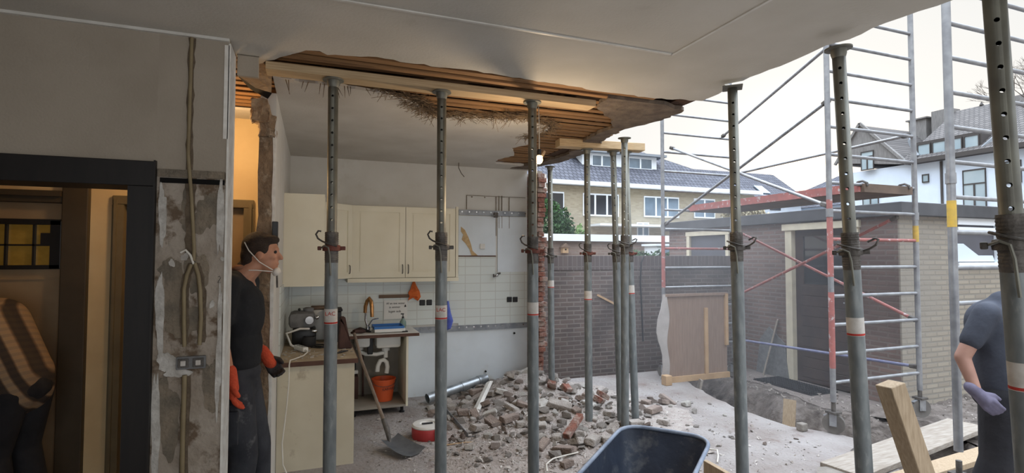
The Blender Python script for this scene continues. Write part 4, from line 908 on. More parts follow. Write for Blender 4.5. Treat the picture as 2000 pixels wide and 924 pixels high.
for k in range(12): b.box((6.03+k*.04, 5.06, -.088), (6.035+k*.04, 5.99, -.079))
lone(b, 'doormat', M['blackrub'], 'dark ribbed doormat on the paving before the shed door', 'doormat')

# --- garage and greenery just over the wall
t = thing('low_garage', (7, 11.5, -.1), 'low brown brick garage with a pale blue-white fascia just over the garden wall', 'garage')
MB().box((3.2, 11.05, -.12), (10.4, 13, 2.04)).build('wall', M['brownbrick'], t); MB().box((3.1, 10.95, 2.04), (10.5, 13.1, 2.20)).build('fascia', M['housewhite'], t)
MB().box((8.6, 11.0, 1.5), (9.6, 11.06, 1.95)).build('window', M['housewhite'], t)
t = thing('birdhouse', (5.45, 10.98, 1.76), 'small wooden birdhouse on the brown garage wall', 'birdhouse')
MB().box((5.38, 10.93, 1.76), (5.52, 11.05, 1.90)).build('box', M['batten'], t); MB().prism([(5.34, 10.9, 1.89), (5.56, 10.9, 1.89), (5.45, 10.9, 1.99)], (0, .15, 0)).build('roof', M['darkwood'], t); MB().tube((5.45, 10.925, 1.84), (5.45, 10.93, 1.84), .02).build('entrance', M['hole'], t)
t = thing('garden_cabin', (7.8, 10.5, 0), 'small white structure peeping over the wall beside the clipped hedge', 'cabin')
MB().box((7.5, 10.3, -.1), (8.2, 10.8, 1.93)).build('body', M['housewhite'], t); MB().box((7.45, 10.25, 1.93), (8.25, 10.85, 1.98)).build('roof', M['housewhite'], t); MB().box((7.7, 10.28, 1.6), (8.0, 10.3, 1.88)).build('window', M['glassday'], t)
def leafy(name, blobs, n, size, m, label, cat, seed=1, trunk=None, group=None):
    q = random.Random(seed); bm = bmesh.new()
    for k in range(n):
        c, r = q.choice(blobs); v = Vector((q.gauss(0, 1), q.gauss(0, 1), q.gauss(0, 1))).normalized()*(q.uniform(.55, 1.0)); c = Vector(c)+Vector((v.x*r[0], v.y*r[1], v.z*r[2]))
        a = Vector((q.uniform(-1, 1), q.uniform(-1, 1), q.uniform(-1, 1))).normalized(); u = a.orthogonal().normalized(); s_ = size*q.uniform(.6, 1.3)
        vs_ = [bm.verts.new(c+u*s_), bm.verts.new(c+a.cross(u)*s_*.5), bm.verts.new(c-u*s_), bm.verts.new(c-a.cross(u)*s_*.5)]; bm.faces.new(vs_)
    base = min((c[2]-r[2] for c, r in blobs)); x0, y0 = blobs[0][0][0], blobs[0][0][1]
    t = thing(name, (x0, y0, -.12), label, cat, group)
    o = MB(); o.bm.free(); o.bm = bm; o.build('foliage', m, t)
    MB().path([(x0, y0, -.12), (x0+.03, y0, (trunk or .5*(base+blobs[0][0][2])))], [.09, .05], 8).build('trunk', M['bark'], t, True)
    return t
leafy('conifer', [((7.35, 16, 2.2), (.6, .5, 1.5)), ((7.9, 16, 1.9), (.45, .5, 1.45)), ((7.7, 16, 1.3), (.7, .5, 1.3))], 9000, .07, M['leaf'], 'dense dark clipped conifer between the brick stub and the row house', 'tree', 3)
leafy('shrub', [((7.6, 14.2, 1.9), (.25, .25, .8)), ((7.75, 14.2, 1.6), (.35, .25, .7))], 1100, .07, M['leaf2'], 'lighter green shrub in front of the dark conifer', 'shrub', 4)
leafy('hedge', [((6.9, 10.2, 1.5), (.5, .25, .35)), ((7.5, 10.1, 1.5), (.5, .2, .34)), ((7.9, 10.1, 1.45), (.4, .2, .33))], 3500, .04, M['leaf'], 'low clipped hedge just over the garden wall right of the props', 'hedge', 5)
leafy('autumn_shrub', [((19.3, 20, 3.7), (.9, .6, .8)), ((20.3, 20, 3.4), (.9, .6, .7)), ((19.8, 20, 2.6), (1.3, .6, 1.2))], 2600, .12, M['leaf3'], 'thin yellowing shrub seen under the scaffold platform', 'shrub', 6)

# --- row house
t = thing('row_house', (18, 28, -.12), 'long yellow-brick row house with dark tiled hipped roof and wide white dormer', 'house')
MB().box((5, 25.5, -.12), (25.9, 33, 5.5)).build('wall', M['housebrick'], t)
MB().box((4.9, 25.1, 5.52), (26.2, 25.5, 5.74)).build('gutter', M['housewhite'], t)
b = MB(); E_ = [(4.9, 25.2, 5.7), (26.2, 25.2, 5.7), (26.2, 33.3, 5.7), (4.9, 33.3, 5.7)]
RG = [(6, 29.3, 8.62), (20.3, 29.3, 8.52)]
b.quad(E_[0], E_[1], RG[1], RG[0]); b.quad(E_[1], E_[2], RG[1]); b.quad(E_[2], E_[3], RG[0], RG[1]); b.quad(E_[3], E_[0], RG[0]); b.quad(*E_)
bmesh.ops.remove_doubles(b.bm, verts=b.bm.verts, dist=1e-4); b.build('roof', M['slate'], t)
d = MB().box((14.6, 27.1, 6.75), (19.75, 29.2, 7.74)).build('dormer', M['housewhite'], t)
MB().box((14.1, 26.8, 7.74), (20.3, 29.3, 7.88)).build('dormer_roof', M['lead'], d)
def hwin(t, x0, x1, z0, z1, y, n, curtains=False, nm='window', gm='glassday'):
    w_ = (x1-x0); b = MB()
    b.box((x0, y-.06, z0), (x1, y, z0+.08)).box((x0, y-.06, z1-.08), (x1, y, z1))
    for k in range(n+1):
        x = x0+w_*k/n; b.box((max(x0, x-.05), y-.06, z0+.08), (min(x1, x+.05), y, z1-.08))
    f = b.build(nm, M['housewhite'], t)
    for k in range(n):
        MB().box((x0+w_*k/n+.05, y-.03, z0+.08), (x0+w_*(k+1)/n-.05, y-.02, z1-.08)).build('pane', M[gm], f)
    return f
hwin(d, 15.2, 16.55, 6.92, 7.66, 27.1, 2); hwin(d, 17.7, 19.4, 6.92, 7.66, 27.1, 2)
for o in list(bpy.data.objects):
    if o.parent == d and o.name.startswith('window'): pass
for x0, x1, z0, z1, n, g in ((11.0, 12.6, 3.75, 5.12, 2, 'glassdark'), (13.75, 16.0, 3.88, 5.12, 3, 'glassdark'), (17.68, 20.1, 3.92, 5.12, 3, 'glassday'), (21.2, 22.75, 3.95, 5.12, 2, 'glassday'), (23.3, 24.4, 3.95, 5.12, 2, 'glassday'), (17.2, 18.0, 2.2, 3.6, 2, 'glassday')): hwin(t, x0, x1, z0, z1, 25.5, n, gm=g)
MB().box((14.2, 24.4, 3.30), (19.6, 25.5, 3.42)).build('canopy', M['housewhite'], t)
c = MB().box((17.9, 28.4, 7.9), (19.2, 29.8, 8.72)).build('attic_light', M['lead'], t); hwin(c, 18.0, 19.1, 8.0, 8.6, 28.4, 2)
# --- gabled house further back
t = thing('gabled_house', (34, 37, -.12), 'distant dark slate roofed house with two skylights left of the low sun', 'house')
MB().box((27, 34.2, -.12), (40.0, 41, 6.9)).build('wall', M['villa'], t)
b = MB().prism([(26.5, 33.6, 6.4), (26.5, 42, 6.4), (26.5, 37.6, 9.35)], (14.0, 0, 0)); b.build('roof', M['slate'], t)
for x0, z0 in ((33.7, 7.0), (35.9, 7.05)):
    MB().bar((x0+.3, 34.35, z0), (x0+.3, 35.3, z0+.75), .95, .08, up=(0, -.6, .8)).build('skylight', M['glassday'], t)
MB().box((36.4, 34.15, 5.6), (37.6, 34.2, 6.1)).build('window', M['glassdark'], t)
MB().tube((31, 35.5, 8), (31, 35.5, 8.6), .12).build('flue', M['lead'], t)
t = thing('side_house', (44, 34, -.12), 'grey hip-roofed house right of the low sun, behind the scaffold', 'house')
MB().box((41.5, 30, -.12), (52, 40, 6.0)).build('wall', M['villa'], t)
b = MB(); e = [(41.0, 29.5, 6.0), (52.5, 29.5, 6.0), (52.5, 40.5, 6.0), (41.0, 40.5, 6.0)]; p1, p2 = (46, 34.5, 9.4), (47.5, 34.5, 9.4)
b.quad(e[0], e[1], p2, p1); b.quad(e[1], e[2], p2); b.quad(e[2], e[3], p1, p2); b.quad(e[3], e[0], p1); b.quad(*e); bmesh.ops.remove_doubles(b.bm, verts=b.bm.verts, dist=1e-4); b.build('roof', M['slate'], t)
# --- white villa
t = thing('white_villa', (29, 12, -.12), 'large white rendered villa with dormer row, brown trim and chimneys at the right', 'house')
MB().box((26, 2, -.12), (34, 19.6, 6.0)).build('wall', M['villa'], t)
MB().box((25.6, 2, 5.93), (26.2, 16.3, 6.12)).build('eaves', M['villatrim'], t)
b = MB().prism([(25.7, 2, 6.1), (34.3, 2, 6.1), (30, 2, 8.95)], (0, 14.6, 0)); b.build('roof', M['slatex'], t)
g = MB().prism([(25.8, 16.2, 5.95), (25.8, 19.9, 6.6), (25.8, 18.5, 8.35), (25.8, 17.6, 7.4)], (.2, 0, 0)).build('gable', M['gable'], t)
MB().bar((25.75, 19.9, 6.5), (25.75, 18.5, 8.4), .12, .12).bar((25.75, 18.5, 8.4), (25.75, 16.3, 6.0), .12, .12).build('bargeboard', M['gable'], t)
b = MB().prism([(26.0, 16.3, 6.0), (26.0, 19.9, 6.5), (26.0, 18.5, 8.3)], (6, 0, 0)); b.build('cross_roof', M['slatex'], t)
MB().bar((26.0, 16.0, 6.25), (26.6, 16.7, 7.3), .10, .25).bar((26.0, 13.45, 6.15), (26.6, 13.1, 6.8), .10, .25).build('lead_hips', M['lead'], t)
d = MB().box((26.1, 13.55, 6.1), (28, 16.1, 6.95)).build('dormer', M['villatrim'], t)
def vwin(t, y0, y1, z0, z1, x, n, m='villatrim', top=None, nm='window'):
    b = MB().box((x-.06, y0, z0), (x, y1, z0+.05)).box((x-.06, y0, z1-.05), (x, y1, z1))
    for k in range(n+1):
        y = y0+(y1-y0)*k/n; b.box((x-.06, max(y0, y-.03), z0+.05), (x, min(y1, y+.03), z1-.05 if (top is None or k in (0, n)) else top-.025))
    if top: b.box((x-.055, y0+.03, top-.025), (x-.005, y1-.03, top+.025))
    f = b.build(nm, M[m], t); MB().box((x-.03, y0+.03, z0+.03), (x-.02, y1-.03, z1-.03)).build('pane', mat('sky reflecting pane', (140, 160, 170), (166, 182, 188), rough=.08, sc=.8, spec=1.0), f)
for k in range(4): vwin(d, 13.62+k*.62, 14.16+k*.62, 6.2, 6.85, 26.1, 1)
vwin(t, 13.37, 14.2, 3.6, 5.36, 26, 2, top=4.75); vwin(t, 15.52, 15.8, 5.04, 5.42, 26, 1); vwin(t, 17.8, 18.6, 3.6, 4.98, 26, 2); vwin(t, 17.86, 18.5, 5.98, 6.93, 25.8, 2, top=6.65); vwin(t, 12.2, 12.9, 4.6, 5.5, 26, 1)
MB().box((29.6, 17.75, 6.2), (30.3, 18.6, 8.85)).box((29.5, 17.65, 8.85), (30.4, 18.7, 8.92)).build('chimney', M['gable'], t)
MB().box((29.6, 16.65, 6.2), (30.4, 17.5, 9.1)).build('chimney', M['gable'], t); MB().box((29.6, 12.5, 7.5), (30.4, 14.9, 8.95)).build('chimney', M['gable'], t)
MB().lathe([(.05, 8.9), (.05, 9.1), (.13, 9.15), (.04, 9.25), (.09, 9.32), (.001, 9.5)], (30, 15.53, -.35), 10).build('finial', M['villatrim'], t, True)
MB().tube((25.95, 15.0, 0), (25.95, 15.0, 5.9), .05).build('downpipe', M['villatrim'], t)
# bare branches at the right frame edge
t = thing('bare_tree', (23, 9.6, -.12), 'bare twiggy tree at the right edge above the villa roof', 'tree')
q = random.Random(8); b = MB()
def twig(p, d, l, r, k):
    e = p+d*l; b.tube(p, e, r, r*.65, 5)
    if k: 
        for _ in range(3): twig(e, (d+Vector((q.uniform(-.7, .7), q.uniform(-.7, .7), q.uniform(-.3, .6)))).normalized(), l*q.uniform(.6, .85), r*.6, k-1)
twig(Vector((23, 9.3, 4.5)), Vector((0, .15, 1)).normalized(), 1.3, .07, 6); b.build('branches', M['bark'], t)
MB().tube((23, 9.3, -.12), (23, 9.3, 4.55), .14, .08).build('trunk', M['bark'], t)

# --- plywood panel, trench bits, boards
t = thing('plywood_panel', (4.93, 5.95, 0), 'battened brown plywood panel standing on the slab edge before the garden wall', 'panel')
MB().box((4.42, 5.93, .02), (5.48, 5.95, 1.18)).build('board', M['ply'], t)
MB().box((4.42, 5.90, .0), (5.50, 5.93, .075)).box((5.435, 5.90, .45), (5.485, 5.93, 1.17)).build('frame_batten', M['batten'], t); MB().box((5.08, 5.905, .075), (5.135, 5.93, .98)).build('middle_batten', M['batten'], t); MB().box((4.43, 5.905, 1.15), (5.48, 5.93, 1.185)).build('top_batten', M['ply'], t)
b = MB(); q = random.Random(6); n = 18; l = []; r_ = []
for i in range(n+1):
    z = .06+1.12*i/n; l.append((4.34+.05*math.sin(i*.45)+q.uniform(-.008, .008), 5.915, z)); r_.append((4.47+.02*math.sin(i*.6), 5.905, z))
b.prism(l+r_[::-1], (0, .012, 0)); b.build('plastic_wrap', M['sheet'], t, True)
lone(MB().box((4.33, 5.78, 0), (4.43, 5.88, .13), bev=.008), 'wood_block', M['batten'], 'small upright wood block at the foot of the plywood panel', 'block')
lone(MB().bar((4.87, 5.90, -.42), (4.96, 5.86, .02), .12, .03), 'trench_board', M['plankgrey'], 'short board standing in the trench beside the plywood panel', 'board')
lone(MB().bar((5.14, 4.62, -.40), (5.22, 4.66, .03), .13, .03), 'trench_board', M['timber2'], 'short pale board standing in the trench behind the front caster', 'board')
lone(MB().bar((3.85, 2.98, .03), (6.1, 3.36, .03), .32, .045, bev=.003), 'scaffold_plank', M['plankgrey'], 'long dusty plank bridging the trench at the lower right', 'plank')
lone(MB().bar((3.5, 2.66, .03), (5.8, 2.86, .03), .16, .045, bev=.003), 'scaffold_plank', M['timber2'], 'narrower plank beside the long one, under the leaning post', 'plank')
lone(MB().bar((2.63, 3.07, .125), (2.60, 2.45, .125), .035, .25, bev=.002), 'board', M['timber2'], 'upright board edge just right of the wheelbarrow', 'board')

# ================================================================== lamps
t = thing('bare_bulb', (1.536, 3.511, 2.36), 'lit bare bulb hanging on a cord close behind the third prop', 'lamp')
MB().ball((1.536, 3.511, 2.40), .026, 3, (1, 1, 1.2)).build('bulb', mat('glowing bulb', (255, 220, 170), emit=(255, 206, 140), es=40), t, True)
MB().tube((1.536, 3.511, 2.43), (1.538, 3.512, 2.475), .015).build('socket', M['black'], t, True); MB().path([(1.538, 3.512, 2.475), (1.545, 3.53, 2.65), (1.57, 3.60, 2.852)], .003, 6).build('cord', M['cablew'], t, True)
MB().box((1.555, 3.50, 2.42), (1.575, 3.52, 2.47), rot=(0, .6, .3)).build('clip', M['batten'], t)
point('bulb_light', (1.536, 3.511, 2.36), 22, (1.0, .76, .50), .025)
t = thing('hall_lamp', (-.72, 4.15, 2.6), 'warm hall lamp above the passage behind the dark door frame', 'lamp')
MB().lathe([(.001, 0), (.09, .02), (.11, .08), (.06, .14), (.012, .15), (.012, .212), (.001, .212)], (-.72, 4.15, 2.64), 24).build('shade', mat('warm shade', (255, 226, 180), emit=(255, 190, 110), es=4), t, True)
point('hall_light', (-.72, 4.15, 2.56), 11, (1.0, .66, .34), .08)

# ================================================================== rubble
def heap(x, y):
    return (.27*math.exp(-((x-2.45)/.62)**2-((y-6.0)/.42)**2) + .12*math.exp(-((x-2.3)/.75)**2-((y-5.1)/.6)**2)
            + .05*math.exp(-((x-1.9)/.8)**2-((y-4.3)/.45)**2) + .04*math.exp(-((x-3.3)/.5)**2-((y-4.9)/.5)**2))
def ground(x, y):
    return max(0.0, heap(x, y)-.012)
bm = bmesh.new(); n1, n2 = 110, 100; g = []
for i in range(n1+1):
    row = []
    for j in range(n2+1):
        x = .45+3.7*i/n1; y = 3.2+3.18*j/n2; h = heap(x, y)
        z = h-.012+(.02*min(1, h*14+.12))*noise.fractal(Vector((x*7, y*7, 0)), 1, 2, 4)
        row.append(bm.verts.new((x, y, z)))
    g.append(row)
for i in range(n1):
    for j in range(n2): bm.faces.new((g[i][j], g[i+1][j], g[i+1][j+1], g[i][j+1]))
o = MB(); o.bm.free(); o.bm = bm
tag(o.build('rubble_dust', mat('sandy rubble dust', (150, 140, 133), (168, 160, 154), rough=1, sc=8, det=9, bump=1, bsc=40, c3=(176, 170, 164), sc3=14, lo3=.56, hi3=.64), None, True), 'sandy dust and mortar grit heaped over the slab', 'dust', kind='stuff')

def chunk_mesh(seed, sx, sy, sz, m, n=13):
    q = random.Random(seed); bm = bmesh.new()
    for k in range(n):
        v = Vector((q.gauss(0, 1), q.gauss(0, 1), q.gauss(0, 1))).normalized()
        if k % 3 == 0: v = Vector([max(-.62, min(.62, c*1.6)) for c in v])
        bm.verts.new((v.x*sx, v.y*sy, v.z*sz))
    r = bmesh.ops.convex_hull(bm, input=bm.verts); bmesh.ops.delete(bm, geom=list({e for e in r['geom_interior'] if isinstance(e, bmesh.types.BMVert)}), context='VERTS')
    bmesh.ops.bevel(bm, geom=bm.edges[:], offset=.003, segments=1, affect='EDGES')
    me = bpy.data.meshes.new('rubble_chunk'); bm.to_mesh(me); bm.free(); me.materials.append(m); return me
def brickbit_mesh(seed, l, w_, h, m):
    q = random.Random(seed); bm = bmesh.new(); bmesh.ops.create_cube(bm, size=1)
    for v in bm.verts: v.co = Vector((v.co.x*l, v.co.y*w_, v.co.z*h))+Vector((q.uniform(-1, 1)*.012, q.uniform(-1, 1)*.006, q.uniform(-1, 1)*.004))
    bmesh.ops.bevel(bm, geom=bm.edges[:], offset=.006, segments=2, affect='EDGES')
    bmesh.ops.subdivide_edges(bm, edges=[e for e in bm.edges if e.calc_length() > .04], cuts=2, use_grid_fill=True)
    for v in bm.verts: v.co += noise.noise_vector(v.co*40+Vector((seed, 0, 0)))*.004
    me = bpy.data.meshes.new('brick_piece'); bm.to_mesh(me); bm.free(); me.materials.append(m); return me
MS = [M['mortar'], M['mortar'], M['mortar2'], M['mortar3'], M['mortar']]
var = [chunk_mesh(100+k, 1, .75, .55, MS[k % 5]) for k in range(15)]
bvar = [brickbit_mesh(200+k, [.20, .12, .15, .09][k % 4], .095, .052, [M['mortar3'], M['mortar'], M['mortar2'], M['mortar3'], M['mortar']][k % 5]) for k in range(10)]
placed = []
def put(me, name, x, y, z, rot, sc, label, cat, group):
    o = bpy.data.objects.new(name, me); C.objects.link(o); o.location = (x, y, z); o.rotation_euler = rot; o.scale = (sc, sc, sc)
    return tag(o, label, cat, group)
# individually recognisable pieces
named = [(0, 1.83, 4.91, .035, (0.05, .02, .35), 'whole grey-brown brick lying alone left of the third prop', M['mortar3'], .20),
 (1, 1.50, 4.86, .035, (.05, .2, .5), 'cracked brick half left of the second stray brick, on open floor', M['mortar'], .18),
 (2, 1.50, 5.42, .035, (0, 0, -.2), 'short brown brick end under the foot of the white plank', M['mortar3'], .12),
 (3, 2.36, 4.19, .06, (.1, .1, .75), 'large broken brick with mortar cap in front of the fourth prop', M['mortar'], .22),
 (4, 3.39, 4.75, .04, (0, .0, .4), 'single whole brick right of the prop cluster on the dusty slab', M['mortar3'], .21),
 (5, 3.0, 5.2, .10, (.4, .3, .8), 'red brick lump between the far props', M['redbrick'], .14),
 (6, 3.12, 5.32, .11, (.2, .5, .2), 'second red brick lump, tilted behind the prop cluster', M['redbrick'], .12),
 (7, 2.75, 5.5, .18, (.6, .2, .5), 'red brick piece topping the heap beside the far thin prop', M['redbrick'], .13),
 (8, 2.62, 5.62, .20, (.2, .8, 1.1), 'reddish brown brick piece leaning on the heap by the kitchen corner', M['redbrick'], .11),
 (9, 2.42, 5.0, .15, (.35, .25, -.5), 'long grey slab of mortar sloping down between two props', M['mortar'], .26)]
for i, x, y, z, rt, lab, m_, ln in named:
    put(brickbit_mesh(300+i, ln, .10, .055, m_), 'brick_piece', x, y, ground(x, y)+z if z < .05 else max(z, ground(x, y)+.03), rt, 1, lab, 'brick', None); placed.append((x, y, .1))
b = MB().bar((2.12, 4.25, .10), (2.37, 4.46, .20), .065, .05, bev=.004); lone(b, 'brick_slip', M['redbrick'], 'long reddish brick strip propped up before the fourth prop', 'brick')
b = MB().prism([(2.12, 5.15, .15), (2.22, 4.98, .12), (2.40, 5.05, .12), (2.34, 5.22, .16)], (0, 0, .02)); lone(b, 'plaster_slab', M['mortar2'], 'flat white plaster slab on the heap right of the third prop', 'plaster')
q = random.Random(77)
spec = [(60, 2.25, 5.75, .42, .28, .05, .10), (66, 2.2, 5.1, .42, .35, .045, .095), (46, 2.1, 4.4, .40, .28, .035, .08), (30, 2.8, 5.0, .3, .3, .035, .08), (14, 3.75, 5.05, .18, .16, .03, .09), (16, 1.55, 5.5, .25, .22, .04, .085), (26, 3.6, 4.1, .5, .5, .015, .035), (20, 1.25, 4.3, .35, .3, .02, .045), (12, 1.35, 4.75, .2, .15, .03, .05)]
G_LAB = {0: ('angular grey mortar or brick lump lying in the rubble spread', 'lump'), }
cnt = 0
ZN = ['in the heap against the white wall', 'between the third prop and the prop cluster', 'in the litter before the third prop', 'around the feet of the prop cluster', 'in the pale patch right of the prop cluster', 'beside the zinc duct', 'on the open outer slab', 'on the floor near the shovel blade', 'near the bent metal strip']
TONE = {'mortar chunk': 'grey', 'pale plaster chunk': 'pale', 'brown brick chunk': 'brown', 'rough masonry': 'yellowish'}
for zi, (n_k, cx, cy, sx, sy, s0, s1) in enumerate(spec):
    done = 0; tries = 0
    while done < n_k and tries < 4000:
        tries += 1
        x, y = q.gauss(cx, sx), q.gauss(cy, sy); s_ = q.uniform(s0, s1)
        if not (.95 < x < 4.3 and 3.5 < y < 6.3) or (x > 2.55 and y > 6.0) or any((x-a)**2+(y-c)**2 < (.72*(r+s_))**2 for a, c, r in placed): continue
        if (x < 1.2 and y > 5.6) or (x < 1.0 and y > 4.4): continue
        bk = s_ > .055 and q.random() < .38
        me = q.choice(bvar) if bk else q.choice(var)
        sc = q.uniform(.8, 1.1) if bk else s_*.95
        put(me, 'brick_piece' if bk else 'rubble_lump', x, y, ground(x, y)+(.022 if bk else s_*.22), (q.uniform(-.4, .4), q.uniform(-.4, .4), q.uniform(0, 6.3)), sc,
            ('%s broken brick piece %s' if bk else '%s mortar lump %s') % (TONE[me.materials[0].name], ZN[zi]), 'brick' if bk else 'rubble', ('%s brick pieces %s' if bk else '%s mortar lumps %s') % (TONE[me.materials[0].name], ZN[zi]))
        placed.append((x, y, s_)); done += 1; cnt += 1
# small chips and grit over the slab
bm = bmesh.new(); q = random.Random(91)
for k in range(8200):
    u = q.random()
    if u < .5: x, y = q.gauss(2.0, .65), q.gauss(4.5, .6)
    elif u < .7: x, y = q.gauss(2.3, .6), q.gauss(5.3, .55)
    else: x, y = q.uniform(.5, 4.35), q.uniform(2.4, 6.2)
    if not (.42 < x < 4.35 and 2.2 < y < 6.36) or (x < 1.0 and y > 5.78) or (x > 2.6 and y > 6.05): continue
    s_ = q.uniform(.004, .012)*(q.uniform(1.6, 2.8) if q.random() < (.22 if y < 4.5 else .1) else 1); z = ground(x, y)+s_*.3+.004*(heap(x, y) > .02)
    pts = [bm.verts.new((x+q.uniform(-1, 1)*s_, y+q.uniform(-1, 1)*s_, z+q.uniform(-.5, .6)*s_)) for _ in range(5)]
    a, b_, c_, d_, e_ = pts
    for f in ((a, b_, c_), (a, c_, d_), (a, d_, b_), (e_, c_, b_), (e_, d_, c_), (e_, b_, d_)): bm.faces.new(f)
o = MB(); o.bm.free(); o.bm = bm
tag(o.build('rubble_chips', mat('plaster chips', (196, 190, 184), (140, 130, 122), rough=1, sc=10, lo=.4, hi=.6)), 'countless small pale plaster chips strewn over the slab', 'chips', kind='stuff')
bm = bmesh.new(); q = random.Random(19)
for k in range(1500):
    x, y = q.uniform(5.5, 8.5), q.uniform(1.5, 4.2)
    if k % 3 == 0: x, y = q.uniform(5.55, 6.4), q.uniform(4.0, 6.6)
    s_ = q.uniform(.006, .02)*(2.2 if q.random() < .06 else 1); z = -.06+s_*.2 if y < 4.2 else -.095
    pts = [bm.verts.new((x+q.uniform(-1, 1)*s_, y+q.uniform(-1, 1)*s_, z+q.uniform(-.6, .7)*s_)) for _ in range(5)]
    a, b_, c_, d_, e_ = pts
    for f in ((a, b_, c_), (a, c_, d_), (a, d_, b_), (e_, c_, b_), (e_, d_, c_), (e_, b_, d_)): bm.faces.new(f)
o = MB(); o.bm.free(); o.bm = bm
tag(o.build('garden_gravel', M['mortar']), 'loose stones and crumbs on the soil before the shed', 'gravel', kind='stuff')
# straw and reed ends hanging from the torn kitchen ceiling
b = MB(); q = random.Random(17)
for k in range(1900):
    i = q.choice((3, 4, 4, 5, 5, 6, 6, 7, 7, 8, 8, 9, 10, 11)); a = Vector((*ke[i], H)); c = Vector((*ke[i+1 if i < 11 else i], H)); p = a.lerp(c, q.random())+Vector((q.uniform(-.06, .03), q.uniform(-.13, .02), q.uniform(0, .022)))
    l = q.uniform(.03, .13); dr = Vector((q.uniform(-1, .8), q.uniform(-.7, .5), q.uniform(-.22, .1)*(1 if q.random() < .93 else 5))).normalized()
    b.tube(p, p+dr*l, .0022, .0014, 4)
for k in range(14):
    x = q.uniform(-.2, .5); b.tube((x, 3.62, H), (x+q.uniform(-.03, .05), 3.62, H-q.uniform(.03, .10)), .003, .001, 4)
tag(b.build('reed_straw', M['straw']), 'torn reed and straw fringe hanging from the broken kitchen ceiling', 'straw', kind='stuff')

# ================================================================== loose things on the floor
b = MB().prism([(1.56, 5.36, .03), (1.62, 5.40, .02), (1.95, 5.90, .22), (1.90, 5.86, .235)], (.035, -.028, .02)); lone(b, 'white_plank', M['white'], 'white painted plank slanting up against the heap beside the duct', 'plank')
t = thing('metal_corner_strip', (1.4, 5.1, 0), 'thin metal edge strip bent to an angle on the floor right of the second prop', 'strip')
MB().bar((1.37, 5.72, .03), (1.375, 4.78, .02), .035, .006).bar((1.365, 5.72, .045), (1.37, 4.78, .035), .004, .03).build('long_leg', M['rail'], t); MB().bar((1.375, 4.78, .02), (1.66, 4.70, .03), .025, .006).build('short_leg', M['rail'], t)
lone(MB().path([(1.10, 4.66, .012), (1.3, 4.65, .018), (1.5, 4.6, .012)], .006, 6), 'stick', M['batten'], 'thin wooden stick on the floor before the bent metal strip', 'stick')
t = thing('ventilation_duct', (1.6, 6.1, 0), 'shiny round zinc duct lying along the foot of the white wall', 'duct')
p0, p1 = Vector((1.24, 6.0, .075)), Vector((2.02, 6.24, .19)); d_ = (p1-p0).normalized()
b = MB(); L_ = (p1-p0).length; prof = [(.055, 0), (.055, L_*.55), (.06, L_*.555), (.06, L_*.6), (.055, L_*.605), (.055, L_*.84), (.062, L_*.85), (.062, L_*.9), (.056, L_*.91), (.058, L_), (.052, L_), (.050, L_*.9), (.050, 0), (.055, 0)]
b.lathe(prof, n=32); bmesh.ops.transform(b.bm, matrix=Matrix.Translation(p0) @ d_.to_track_quat('Z', 'Y').to_matrix().to_4x4(), verts=b.bm.verts); b.build('pipe', M['zinc'], t, True)
t = thing('cable_reel', (1.02, 4.95, 0), 'round red reel with a white top disc on the floor left of the second prop', 'reel')
MB().lathe([(.001, 0), (.145, 0), (.15, .01), (.15, .10), (.14, .115), (.001, .115)], (1.035, 4.97, 0), 36).build('case', M['redbox'], t, True)
MB().lathe([(.148, .10), (.152, .112), (.14, .125), (.075, .128), (.07, .116), (.001, .116)], (1.035, 4.97, 0), 36).build('top_disc', M['white'], t, True)
MB().box((.98, 4.965, .118), (1.08, 4.985, .128)).build('crank', M['blackrub'], t); MB().box((1.07, 4.81, .015), (1.10, 4.84, .1), rot=(0, 0, .3)).build('slot', M['hole'], t); MB().path([(1.09, 4.82, .03), (1.12, 4.78, .012), (1.16, 4.75, .008)], .006, 6).build('cord_end', M['cablew'], t, True)
t = thing('shovel', (.6, 4.9, 0), 'worn square shovel leaning against the left worktop corner, blade on the floor', 'shovel')
hp = [(.635, 4.84, .165), (.60, 4.92, .27), (.52, 5.02, .50), (.44, 5.12, .72), (.385, 5.19, .93), (.375, 5.21, .965)]
MB().path(hp, [.018, .016, .0135, .0135, .0135, .014], 12).build('shaft', mat('worn shaft', (132, 116, 102), (108, 94, 82), rough=.8, sc=8), t, True)
MB().path([(.66, 4.78, .05), (.64, 4.83, .15), (.615, 4.89, .23)], [.016, .024, .022], 12).build('socket', M['greycast'], t, True)
b = MB(); nx, ny = 10, 10; gv = []
for i in range(nx+1):
    row = []
    for j in range(ny+1):
        u, v = i/nx-.5, j/ny; wd = .20+.05*math.sin(v*math.pi*.5)
        c_ = Vector((.655, 4.80, .0)).lerp(Vector((.83, 4.52, .0)), v); sd_ = Vector((.85, .52, 0))
        row.append(b.bm.verts.new(c_+sd_*u*wd+Vector((0, 0, .06*(1-v)**2+.012+.035*(2*abs(u))**2))))
    gv.append(row)
for i in range(nx):
    for j in range(ny): b.bm.faces.new((gv[i][j], gv[i+1][j], gv[i+1][j+1], gv[i][j+1]))
bmesh.ops.solidify(b.bm, geom=b.bm.faces[:], thickness=.003); b.build('blade', M['alu'], t, True)
lone(MB().path([(1.72, 3.78, .03), (1.76, 3.88, .045), (1.85, 3.95, .05), (1.98, 3.98, .05), (2.1, 3.99, .055)], .006, 8), 'white_cable', M['cablew'], 'white cable curling over the rubble before the wheelbarrow', 'cable', smooth=True)
lone(MB().path([(3.15, 3.85, .01), (3.25, 3.78, .012), (3.28, 3.68, .03), (3.20, 3.58, .03), (3.12, 3.50, .012)], .006, 8), 'white_cable', M['cablew'], 'small loop of white cable sticking up right of the wheelbarrow', 'cable', smooth=True)
lone(MB().box((4.44, 3.83, 0), (4.52, 3.90, .075), bev=.01), 'concrete_lump', M['stone'], 'small square concrete lump at the slab edge before the front caster', 'stone')
